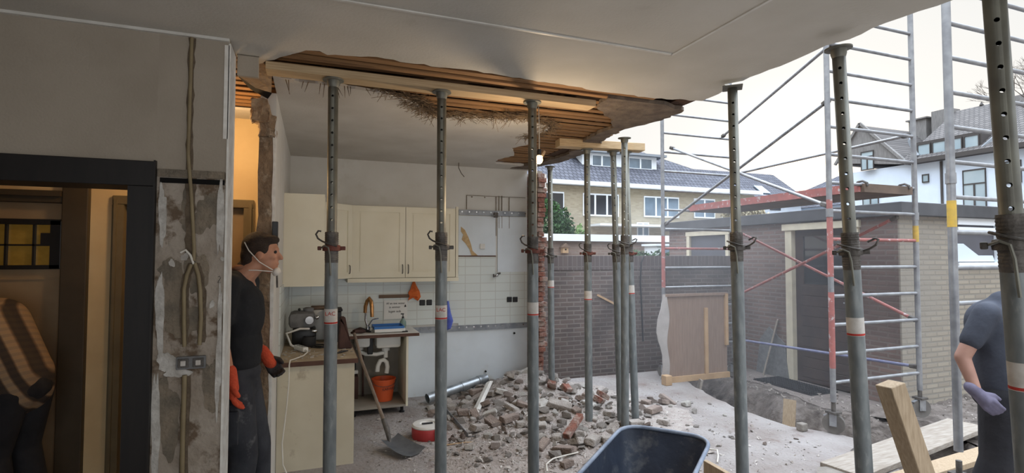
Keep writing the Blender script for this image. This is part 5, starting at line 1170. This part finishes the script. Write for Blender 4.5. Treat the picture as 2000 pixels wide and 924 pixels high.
lone(MB().prism([(3.55, 2.95, .005), (3.75, 3.10, .005), (4.1, 3.04, .005), (3.95, 2.9, .005)], (0, 0, .03)), 'paving_piece', M['stone'], 'flat concrete piece on the slab left of the bridging plank', 'slab')

# --- wheelbarrow
t = thing('wheelbarrow', (1.75, 2.55, 0), 'dusty dark blue wheelbarrow tray cropped at the lower edge', 'wheelbarrow')
ax = Vector((.76, .65, 0)).normalized(); sx_ = Vector((ax.y, -ax.x, 0)); c0 = Vector((1.74, 2.51, 0))
def ringpts(l0, l1, wd0, wd1, z0, z1, r, n=10):
    """rounded trapezoid: axis from l0 (handles end) to l1 (front)"""
    co = [(l0, -wd0), (l0, wd0), (l1, wd1), (l1, -wd1)]; out = []
    for k in range(4):
        p = Vector(co[k]); a = Vector(co[k-1]); b2 = Vector(co[(k+1) % 4])
        d1 = (a-p).normalized(); d2 = (b2-p).normalized()
        for i in range(n+1):
            tt = i/n; q0 = p+d1*r*(1-tt); q1 = p+d2*r*tt; v = q0.lerp(q1, tt)
            z = z0+(z1-z0)*(v.x-l0)/(l1-l0); out.append(c0+ax*v.x+sx_*v.y+Vector((0, 0, z)))
    return out
rings = [ringpts(-.52, .52, .265, .275, .55, .58, .17), ringpts(-.50, .50, .25, .26, .53, .555, .17), ringpts(-.38, .33, .23, .20, .32, .31, .14), ringpts(-.34, .27, .20, .16, .285, .275, .12), ringpts(-.15, .12, .08, .06, .275, .265, .05)]
b = MB(); vr = [[b.bm.verts.new(p) for p in r_] for r_ in rings]; n = len(vr[0])
for A, B in zip(vr, vr[1:]):
    for i in range(n): b.bm.faces.new((A[i], A[(i+1) % n], B[(i+1) % n], B[i]))
b.bm.faces.new(vr[-1]); bmesh.ops.solidify(b.bm, geom=b.bm.faces[:], thickness=.003)
tr = b.build('tray', M['navy'], t, True)
MB().path(rings[0], .012, 10, closed=True).build('rolled_rim', M['rim'], t, True)
w0 = c0+ax*.62; MB().tube(w0+Vector((0, 0, .2))-sx_*.04, w0+Vector((0, 0, .2))+sx_*.04, .19, n=32).build('wheel', M['blackrub'], t, True)
b = MB()
for s_ in (-1, 1): b.path([c0+ax*.66+sx_*.06*s_+Vector((0, 0, .2)), c0+ax*.25+sx_*.15*s_+Vector((0, 0, .24)), c0-ax*.45+sx_*.24*s_+Vector((0, 0, .34)), c0-ax*.95+sx_*.28*s_+Vector((0, 0, .62))], .016, 10); b.path([c0-ax*.25+sx_*.22*s_+Vector((0, 0, .3)), c0-ax*.38+sx_*.24*s_+Vector((0, 0, .0))], .014, 10)
b.build('frame', M['greycast'], t, True)
q = random.Random(12); b = MB()
for k in range(46):
    u, v = q.uniform(-.3, .25), q.uniform(-.15, .13); p = c0+ax*u+sx_*v+Vector((0, 0, .287)); s_ = q.uniform(.004, .016); b.ball(p, s_, 1, (1, .7, .5))
b.build('grit', M['mortar2'], t)

# ================================================================== pier fittings
lone(MB().path([(-.591, 3.050, 2.812), (-.592, 3.046, 2.5), (-.594, 3.044, 2.21), (-.575, 3.040, 2.0), (-.564, 3.036, 1.85), (-.556, 3.034, 1.73), (-.556, 3.03, 1.67)], .0085, 10), 'conduit', M['conduit'], 'long cream conduit running down the chased groove from the ceiling', 'pipe', smooth=True)
lone(MB().path([(-.566, 3.032, 1.655), (-.585, 3.034, 1.60), (-.597, 3.04, 1.53), (-.594, 3.042, 1.38), (-.590, 3.042, 1.245)], .0095, 10), 'conduit', M['conduit'], 'left of the two short conduits above the double socket box', 'pipe', smooth=True)
lone(MB().path([(-.552, 3.032, 1.66), (-.535, 3.034, 1.60), (-.526, 3.04, 1.52), (-.520, 3.042, 1.38), (-.525, 3.042, 1.25)], .0095, 10), 'conduit', M['conduit'], 'right of the two short conduits above the double socket box', 'pipe', smooth=True)
lone(MB().path([(-.586, 3.042, 1.105), (-.588, 3.042, .8), (-.586, 3.042, .4), (-.586, 3.042, .05)], .011, 10), 'conduit', M['conduit'], 'conduit running down to the floor below the double socket box', 'pipe', smooth=True)
lone(MB().path([(-.556, 3.028, 1.655), (-.570, 3.022, 1.70), (-.590, 3.018, 1.725), (-.612, 3.02, 1.712)], .0055, 8), 'wire_end', M['cablew'], 'white wire end bent out where the conduits fork', 'wire', smooth=True)
t = thing('double_socket_box', (-.56, 3.04, 1.13), 'grey metal double socket back box without covers on the bare pier', 'socket')
MB().box((-.624, 3.036, 1.133), (-.495, 3.052, 1.196), bev=.003).build('plate', M['plastgrey'], t)
b = MB()
for x in (-.592, -.527): b.box((x-.024, 3.031, 1.142), (x+.024, 3.037, 1.187), bev=.003)
b.build('mounting_plate', M['greycast'], t)
b = MB()
for x in (-.592, -.527): b.box((x-.011, 3.025, 1.152), (x+.011, 3.032, 1.177), bev=.002)
b.build('terminal', M['stickerwhite'], t)
b = MB(); b.path([(-.452, 3.0575, 1.588), (-.444, 3.0575, 1.592), (-.439, 3.0575, 1.583), (-.448, 3.0575, 1.568), (-.453, 3.0575, 1.560), (-.438, 3.0575, 1.560)], .0012, 6); struct(b, 'trim_pencil_two', M['ink'])
t = thing('junction_box', (-.33, 3.3, 2.7), 'pale square plaster-covered box in the upper corner beside the pier', 'box')
MB().box((-.408, 3.25, 2.70), (-.30, 3.28, 2.818), bev=.003).build('body', M['wallpaint'], t)
MB().box((-.410, 3.249, 2.818-.004), (-.298, 3.2495, 2.8195)).build('seam', M['bare2'], t)

# ================================================================== people
def blob(name, prims, m, parent, voxel=.011, smooth_it=6, loc=None):
    """one continuous surface from tapered capsules ('c', p0, r0, p1, r1[, flat]) and ellipsoids ('e', c, (rx, ry, rz)[, euler])"""
    bm = bmesh.new()
    for pr_ in prims:
        if pr_[0] == 'c':
            p0, p1 = Vector(pr_[1]), Vector(pr_[3]); ra, rb = pr_[2], pr_[4]; d = p1-p0; l = max(d.length, 1e-4)
            Q = d.to_track_quat('Z', 'Y').to_matrix().to_4x4(); Q.translation = p0
            prof = [(ra*math.sin(a), -ra*math.cos(a)) for a in [R(90*i/5) for i in range(6)]]+[(rb*math.sin(a), l+rb*math.cos(a)) for a in [R(90-90*i/5) for i in range(6)]]
            rings = []
            for r_, z_ in prof: rings.append([bm.verts.new(Q @ Vector((max(r_, 1e-4)*math.cos(2*math.pi*j/16), max(r_, 1e-4)*math.sin(2*math.pi*j/16), z_))) for j in range(16)])
            for A, B in zip(rings, rings[1:]):
                for j in range(16): bm.faces.new((A[j], A[(j+1) % 16], B[(j+1) % 16], B[j]))
            bm.faces.new(rings[0][::-1]); bm.faces.new(rings[-1])
        else:
            c, r_ = Vector(pr_[1]), pr_[2]; E_ = Euler(pr_[3]).to_matrix().to_4x4() if len(pr_) > 3 else Matrix.Identity(4)
            bmesh.ops.create_icosphere(bm, subdivisions=3, radius=1, matrix=Matrix.Translation(c) @ E_ @ Matrix.Diagonal((r_[0], r_[1], r_[2], 1)))
    me = bpy.data.meshes.new(name); bm.to_mesh(me); bm.free(); tmp = bpy.data.objects.new('tmp', me); C.objects.link(tmp)
    rm = tmp.modifiers.new('r', 'REMESH'); rm.mode = 'VOXEL'; rm.voxel_size = voxel; rm.use_smooth_shade = True
    sm = tmp.modifiers.new('s', 'SMOOTH'); sm.iterations = smooth_it; sm.factor = .5
    out = eval_mesh(tmp); out.name = name; bpy.data.objects.remove(tmp); bpy.data.meshes.remove(me)
    out.materials.clear(); out.materials.append(m)
    for p in out.polygons: p.use_smooth = True
    o = bpy.data.objects.new(name, out); C.objects.link(o); o.parent = parent; return o

def hand_prims(wrist, d, palm_n, side, L_=.185, curl=.5, thick=1.0):
    """palm, four curled fingers and a thumb; d = pointing direction, palm_n = palm facing direction, side = thumb side"""
    w_ = Vector(wrist); d = Vector(d).normalized(); n_ = Vector(palm_n); n_ = (n_-d*n_.dot(d)).normalized(); s_ = d.cross(n_).normalized()*side
    P = []
    kn = w_+d*L_*.5
    for k in range(4): P.append(('c', w_+s_*(.018-.012*k)*.8, .014*thick, kn+s_*(.030-.020*k), .0125*thick))
    P.append(('e', w_+d*L_*.28, (.02, .02, .02)))
    for k, ln in enumerate((.92, 1.0, .95, .78)):
        a = kn+s_*(.030-.020*k); l = L_*.5*ln; t1 = curl*.8; t2 = curl*1.9; t3 = curl*2.7
        p1 = a+(d*math.cos(t1)+n_*math.sin(t1))*l*.45; p2 = p1+(d*math.cos(t2)+n_*math.sin(t2))*l*.32; p3 = p2+(d*math.cos(t3)+n_*math.sin(t3))*l*.24
        P += [('c', a, .0105*thick, p1, .0095*thick), ('c', p1, .0095*thick, p2, .0088*thick), ('c', p2, .0088*thick, p3, .0078*thick)]
    th0 = w_+d*L_*.15+s_*.022; th1 = th0+(d*.6+s_*.55+n_*.35).normalized()*.045; th2 = th1+(d*.85+s_*.1+n_*.4).normalized()*.035
    P += [('c', th0, .014*thick, th1, .0115*thick), ('c', th1, .0115*thick, th2, .009*thick)]
    return P

# ---- workman stepping out of the hall (faces +x)
A = thing('person', (0, 0, 0), 'person in black t-shirt, dusty trousers and orange gloves stepping out beside the bare pier', 'person')
def P(x, y, z): return Vector((-.41+x, 3.66+y, z))-Vector((-.41, 3.66, 0))
hd = Vector((.115, 0, 1.708))
head = [('e', hd+Vector((-.005, 0, .02)), (.098, .076, .105)), ('e', hd+Vector((.035, 0, -.055)), (.058, .052, .062), (0, R(20), 0)), ('c', hd+Vector((.075, 0, -.09)), .018, hd+Vector((.04, 0, -.095)), .03),
        ('c', hd+Vector((.090, 0, .01)), .010, hd+Vector((.112, 0, -.028)), .013), ('e', hd+Vector((.08, 0, .03)), (.018, .05, .012)), ('e', hd+Vector((.086, 0, -.062)), (.014, .024, .009)), ('e', hd+Vector((.0, -.078, -.01)), (.018, .010, .03)), ('e', hd+Vector((.0, .078, -.01)), (.018, .010, .03)), ('e', hd+Vector((.06, -.035, -.02)), (.03, .02, .02)), ('e', hd+Vector((.06, .035, -.02)), (.03, .02, .02)),
        ('c', hd+Vector((-.04, 0, -.07)), .056, (.0, 0, 1.56), .070)]
sh_r, sh_l = Vector((-.03, -.185, 1.525)), Vector((.0, .185, 1.525))
el_r, wr_r = Vector((-.055, -.225, 1.22)), Vector((.005, -.24, .985))
el_l, wr_l = Vector((-.02, .235, 1.20)), Vector((.115, .20, 1.03))
body = head+[('c', (.02, 0, 1.50), .065, (0, 0, 1.30), .105), ('c', sh_r, .05, sh_l, .05), ('e', (.0, 0, 1.32), (.11, .165, .19)), ('e', (.0, 0, 1.12), (.10, .14, .15)), ('e', (-.01, 0, .97), (.11, .155, .12)),
      ('c', sh_r, .052, el_r, .040), ('c', el_r, .040, wr_r, .027), ('c', sh_l, .052, el_l, .040), ('c', el_l, .040, wr_l, .027),
      ('c', (0, -.09, .93), .085, (.05, -.10, .50), .058), ('c', (.05, -.10, .50), .057, (.0, -.10, .10), .040), ('c', (0, .09, .93), .085, (.08, .10, .50), .058), ('c', (.08, .10, .50), .057, (.09, .10, .10), .040)]
body += hand_prims(wr_r, (.12, 0, -1), (1, .2, 0), 1, curl=.35)+hand_prims(wr_l, (.55, -.1, -.8), (.2, -.9, .2), -1, curl=.55)
blob('body', body, M['skin'], A, .0075, 3)
def shirt(nm, m, par, prims, v=.01): return blob(nm, prims, m, par, v, 5)
shirt('t_shirt', M['tee'], A, [('c', (-.03, -.10, 1.55), .058, (-.03, .10, 1.55), .058), ('c', sh_r, .068, sh_l, .068), ('e', (.0, 0, 1.33), (.135, .19, .20)), ('e', (.0, 0, 1.14), (.125, .17, .18)), ('e', (-.005, 0, 1.05), (.122, .168, .09)), ('c', sh_r, .068, sh_r.lerp(el_r, .62), .062), ('c', sh_l, .068, sh_l.lerp(el_l, .62), .060), ('e', (-.015, 0, 1.49), (.10, .15, .085)), ('e', (.01, 0, 1.40), (.12, .17, .13))])
tr_ = shirt('work_trousers', M['trouser'], A, [('e', (-.01, 0, .98), (.13, .175, .09)), ('e', (-.015, 0, .90), (.135, .18, .10)), ('c', (-.01, -.09, .90), .112, (.045, -.105, .50), .088), ('c', (.045, -.105, .50), .088, (-.0, -.105, .12), .082), ('c', (-.01, .09, .90), .112, (.08, .105, .50), .088), ('c', (.08, .105, .50), .088, (.09, .105, .12), .08), ('e', (.075, -.11, .52), (.05, .07, .11)), ('e', (-.03, -.19, .70), (.08, .03, .12))])
MB().box((-.10, -.228, .60), (.045, -.195, .80), bev=.012).build('thigh_pocket', M['trouser'], tr_, True); MB().box((-.09, -.215, .83), (.03, -.185, .93), bev=.010).build('holster_pocket', M['trouser2'], tr_, True)
for s_, x_ in ((-1, .0), (1, .09)): blob('boot', [('e', (x_-.01, s_*.105, .06), (.05, .045, .055)), ('c', (x_, s_*.105, .045), .045, (x_+.14, s_*.105, .035), .04), ('c', (x_, s_*.105, .05), .045, (x_, s_*.105, .14), .048)], M['boot'], A, .009, 3)
for wv, dv, pn, sd_, cl in ((wr_r, (.12, 0, -1), (1, .2, 0), 1, .35), (wr_l, (.55, -.1, -.8), (.2, -.9, .2), -1, .55)):
    dv_ = Vector(dv).normalized(); pr2 = hand_prims(wv, dv, pn, sd_, curl=cl, thick=1.4)
    g_ = blob('work_glove', pr2, M['glovepalm'] if sd_ == -1 else M['glove'], A, .006, 2)
    blob('glove_cuff', [('c', wv-dv_*.05, .038, wv+dv_*.05, .040)], M['glove'], A, .008, 2)
hr = blob('hair', [('e', hd+Vector((-.022, 0, .045)), (.100, .085, .098)), ('e', hd+Vector((-.075, 0, -.01)), (.05, .07, .075)), ('e', hd+Vector((.035, 0, .088)), (.065, .07, .035)), ('e', hd+Vector((.0, -.052, .03)), (.05, .032, .05)), ('e', hd+Vector((.0, .052, .03)), (.05, .032, .05)), ('e', hd+Vector((-.10, 0, -.075)), (.045, .05, .035))], M['hair'], A, .008, 2)
blob('cap_flap', [('e', hd+Vector((-.125, -.01, -.085)), (.05, .06, .022), (0, R(-10), 0))], mat('tan ear flap', (150, 108, 84), (132, 94, 72), rough=.9, sc=12), A, .007, 2)
MB().ball(hd+Vector((.080, -.034, .012)), .011, 2).build('eye', M['black'], A, True); MB().ball(hd+Vector((.080, .034, .012)), .011, 2).build('eye', M['black'], A, True)
blob('dust_mask', [('e', hd+Vector((.083, 0, -.112)), (.022, .040, .030), (0, R(25), 0)), ('e', hd+Vector((.10, 0, -.112)), (.012, .014, .014))], M['mask'], A, .006, 2)
MB().path([hd+Vector(p) for p in ((.07, -.045, -.10), (.0, -.083, -.05), (-.06, -.088, .02), (-.09, -.06, .07))], .0035, 6).path([hd+Vector(p) for p in ((.07, -.045, -.11), (-.02, -.07, -.10), (-.09, -.05, -.10))], .0035, 6).build('mask_strap', M['mask'], A, True)
A.location = (-.41, 3.66, 0); A.rotation_euler = (0, 0, R(-6))

# ---- workman at the right, half behind the nearest prop, facing right
Bx, By = 4.06, 2.05
B_ = thing('person', (0, 0, 0), 'person in charcoal t-shirt and black trousers behind the nearest prop, far right', 'person')
shr, shl = Vector((-.07, -.19, 1.35)), Vector((-.0, .19, 1.36)); elr, wrr = Vector((-.19, -.25, 1.08)), Vector((-.13, -.29, .88)); ell, wrl = Vector((.05, .26, 1.10)), Vector((.22, .20, .96))
hb = Vector((.25, 0, 1.55))
bd = [('e', hb, (.098, .078, .115)), ('e', hb+Vector((.04, 0, -.06)), (.055, .05, .055)), ('c', hb+Vector((.09, 0, .0)), .010, hb+Vector((.112, 0, -.03)), .013), ('e', hb+Vector((0, -.08, -.01)), (.018, .01, .03)), ('e', hb+Vector((0, .08, -.01)), (.018, .01, .03)), ('c', hb+Vector((-.03, 0, -.07)), .052, (.03, 0, 1.38), .062),
      ('c', shr, .052, shl, .052), ('e', (-.02, 0, 1.22), (.105, .15, .17)), ('e', (.0, 0, 1.02), (.10, .14, .16)), ('e', (0, 0, .88), (.12, .16, .12)), ('c', shr, .052, elr, .042), ('c', elr, .042, wrr, .028), ('c', shl, .052, ell, .042), ('c', ell, .042, wrl, .028),
      ('c', (0, -.09, .86), .09, (-.03, -.11, .46), .06), ('c', (-.03, -.11, .46), .058, (-.14, -.12, .09), .04), ('c', (0, .09, .86), .09, (.12, .10, .48), .06), ('c', (.12, .10, .48), .058, (.10, .10, .09), .04)]
bd += hand_prims(wrr, (.65, .0, -.7), (0, 1, 0), 1, curl=.5)+hand_prims(wrl, (.8, -.3, -.5), (0, -1, 0), -1, curl=.5)
blob('body', bd, M['skin2'], B_, .0075, 3)
blob('t_shirt', [('c', shr, .066, shl, .066), ('c', (-.02, -.075, 1.26), .135, (.0, -.065, .93), .135), ('c', (-.02, .075, 1.26), .135, (.0, .065, .93), .135), ('c', (-.02, 0, 1.28), .15, (.0, 0, .93), .15), ('c', (.0, 0, 1.34), .11, (.03, 0, 1.40), .085), ('c', shr, .070, shr.lerp(elr, .62), .062), ('c', shl, .070, shl.lerp(ell, .62), .062), ('e', (.05, 0, 1.38), (.09, .12, .07))], M['greytee'], B_, .01, 16)
blob('work_trousers', [('e', (0, 0, .84), (.15, .185, .13)), ('c', (0, -.09, .84), .118, (-.03, -.115, .46), .092), ('c', (-.03, -.115, .46), .09, (-.14, -.125, .1), .08), ('c', (0, .09, .84), .118, (.12, .105, .48), .092), ('c', (.12, .105, .48), .09, (.10, .105, .1), .08)], M['trouser2'], B_, .01, 5)
for x_, y_ in ((-.14, -.12), (.10, .10)): blob('boot', [('c', (x_-.02, y_, .045), .045, (x_+.14, y_, .035), .04), ('c', (x_, y_, .05), .045, (x_, y_, .13), .048)], M['boot'], B_, .009, 3)
blob('hair', [('e', hb+Vector((-.02, 0, .03)), (.102, .087, .105))], M['hair'], B_, .008, 2)
for wv, dv, pn, sd_ in ((wrr, (.65, .0, -.7), (0, 1, 0), 1), (wrl, (.8, -.3, -.5), (0, -1, 0), -1)):
    d0 = Vector(dv).normalized(); blob('work_glove', hand_prims(wv, dv, pn, sd_, curl=.5, thick=1.35)+[('c', wv-d0*.04, .036, wv+d0*.05, .036)], M['greyglove'], B_, .006, 2)
MB().ball(hb+Vector((.082, -.034, .012)), .011, 2).build('eye', M['black'], B_, True); MB().ball(hb+Vector((.082, .034, .012)), .011, 2).build('eye', M['black'], B_, True)
B_.location = (Bx, By, 0); B_.rotation_euler = (0, 0, R(-58))

# ---- workman bending in the hall, plaid shirt, facing left
Cx, Cy = -1.72, 4.25
C_ = thing('person', (0, 0, 0), 'person in a plaid flannel shirt and black trousers bending in the hall doorway', 'person')
hp_ = Vector((0, 0, .90)); ch = Vector((-.24, 0, 1.26)); nk = Vector((-.36, 0, 1.40)); hc = Vector((-.47, 0, 1.42))
s1, s2 = Vector((-.27, -.19, 1.33)), Vector((-.27, .19, 1.33)); e1, w1 = Vector((-.30, -.22, 1.05)), Vector((-.42, -.15, .84)); e2, w2 = Vector((-.30, .22, 1.05)), Vector((-.42, .15, .84))
bd = [('e', hc, (.098, .078, .112), (0, R(-40), 0)), ('e', hc+Vector((-.04, 0, -.06)), (.055, .05, .055)), ('c', hc+Vector((-.085, 0, -.02)), .010, hc+Vector((-.10, 0, -.05)), .013), ('c', nk, .055, hc, .055), ('c', hp_, .13, ch, .14), ('c', ch, .12, nk, .07), ('c', s1, .055, s2, .055), ('c', s1, .052, e1, .042), ('c', e1, .042, w1, .028), ('c', s2, .052, e2, .042), ('c', e2, .042, w2, .028),
      ('c', (0, -.09, .88), .09, (-.06, -.11, .48), .06), ('c', (-.06, -.11, .48), .058, (.02, -.12, .09), .04), ('c', (0, .09, .88), .09, (-.06, .10, .48), .06), ('c', (-.06, .10, .48), .058, (.02, .12, .09), .04)]
bd += hand_prims(w1, (-.5, 0, -.85), (0, 1, 0), 1, curl=.4)+hand_prims(w2, (-.5, 0, -.85), (0, -1, 0), -1, curl=.4)
blob('body', bd, M['skin'], C_, .008, 3)
blob('plaid_shirt', [('c', s1, .08, s2, .08), ('c', (-.20, -.06, 1.26), .165, (-.03, -.05, .93), .16), ('c', (-.20, .06, 1.26), .165, (-.03, .05, .93), .16), ('c', (-.03, -.05, .93), .165, (-.03, -.05, .84), .165), ('c', (-.03, .05, .93), .165, (-.03, .05, .84), .165), ('c', s1, .078, e1, .066), ('c', e1, .066, w1, .046), ('c', s2, .078, e2, .066), ('c', e2, .066, w2, .046)], M['plaid'], C_, .01, 26)
blob('work_trousers', [('e', (0, 0, .86), (.15, .185, .12)), ('c', (0, -.09, .84), .118, (-.06, -.115, .48), .095), ('c', (-.06, -.115, .48), .09, (.02, -.125, .1), .08), ('c', (0, .09, .84), .118, (-.06, .105, .48), .095), ('c', (-.06, .105, .48), .09, (.02, .125, .1), .08)], M['trouser2'], C_, .01, 5)
for y_ in (-.12, .12): blob('boot', [('c', (.03, y_, .045), .045, (-.12, y_, .035), .04), ('c', (.02, y_, .05), .045, (.02, y_, .13), .048)], M['boot'], C_, .009, 3)
blob('hair', [('e', hc+Vector((.02, 0, .03)), (.102, .087, .105))], M['hair'], C_, .008, 2)
MB().ball(hc+Vector((-.085, -.034, .0)), .011, 2).build('eye', M['black'], C_, True); MB().ball(hc+Vector((-.085, .034, .0)), .011, 2).build('eye', M['black'], C_, True)
C_.location = (Cx, Cy, 0); C_.rotation_euler = (0, 0, R(-18))


# ================================================================== added haze volume over the site, standing in for lens flare
b = MB().box((2.9, 3.3, .02), (6.45, 6.85, 2.3))
dz = b.build('flare_haze', M['white']); mh = bpy.data.materials.new('flare haze'); mh.use_nodes = True
nt = mh.node_tree; nt.nodes.clear(); vo = nt.nodes.new('ShaderNodeVolumeScatter'); vo.inputs['Density'].default_value = .036; vo.inputs['Color'].default_value = (.92, .94, 1, 1); vo.inputs['Anisotropy'].default_value = .3
om = nt.nodes.new('ShaderNodeOutputMaterial'); nt.links.new(vo.outputs[0], om.inputs['Volume'])
dz.data.materials.clear(); dz.data.materials.append(mh)
tag(dz, 'thin pale haze over the slab and trench, standing in for lens flare', 'dust', kind='stuff')
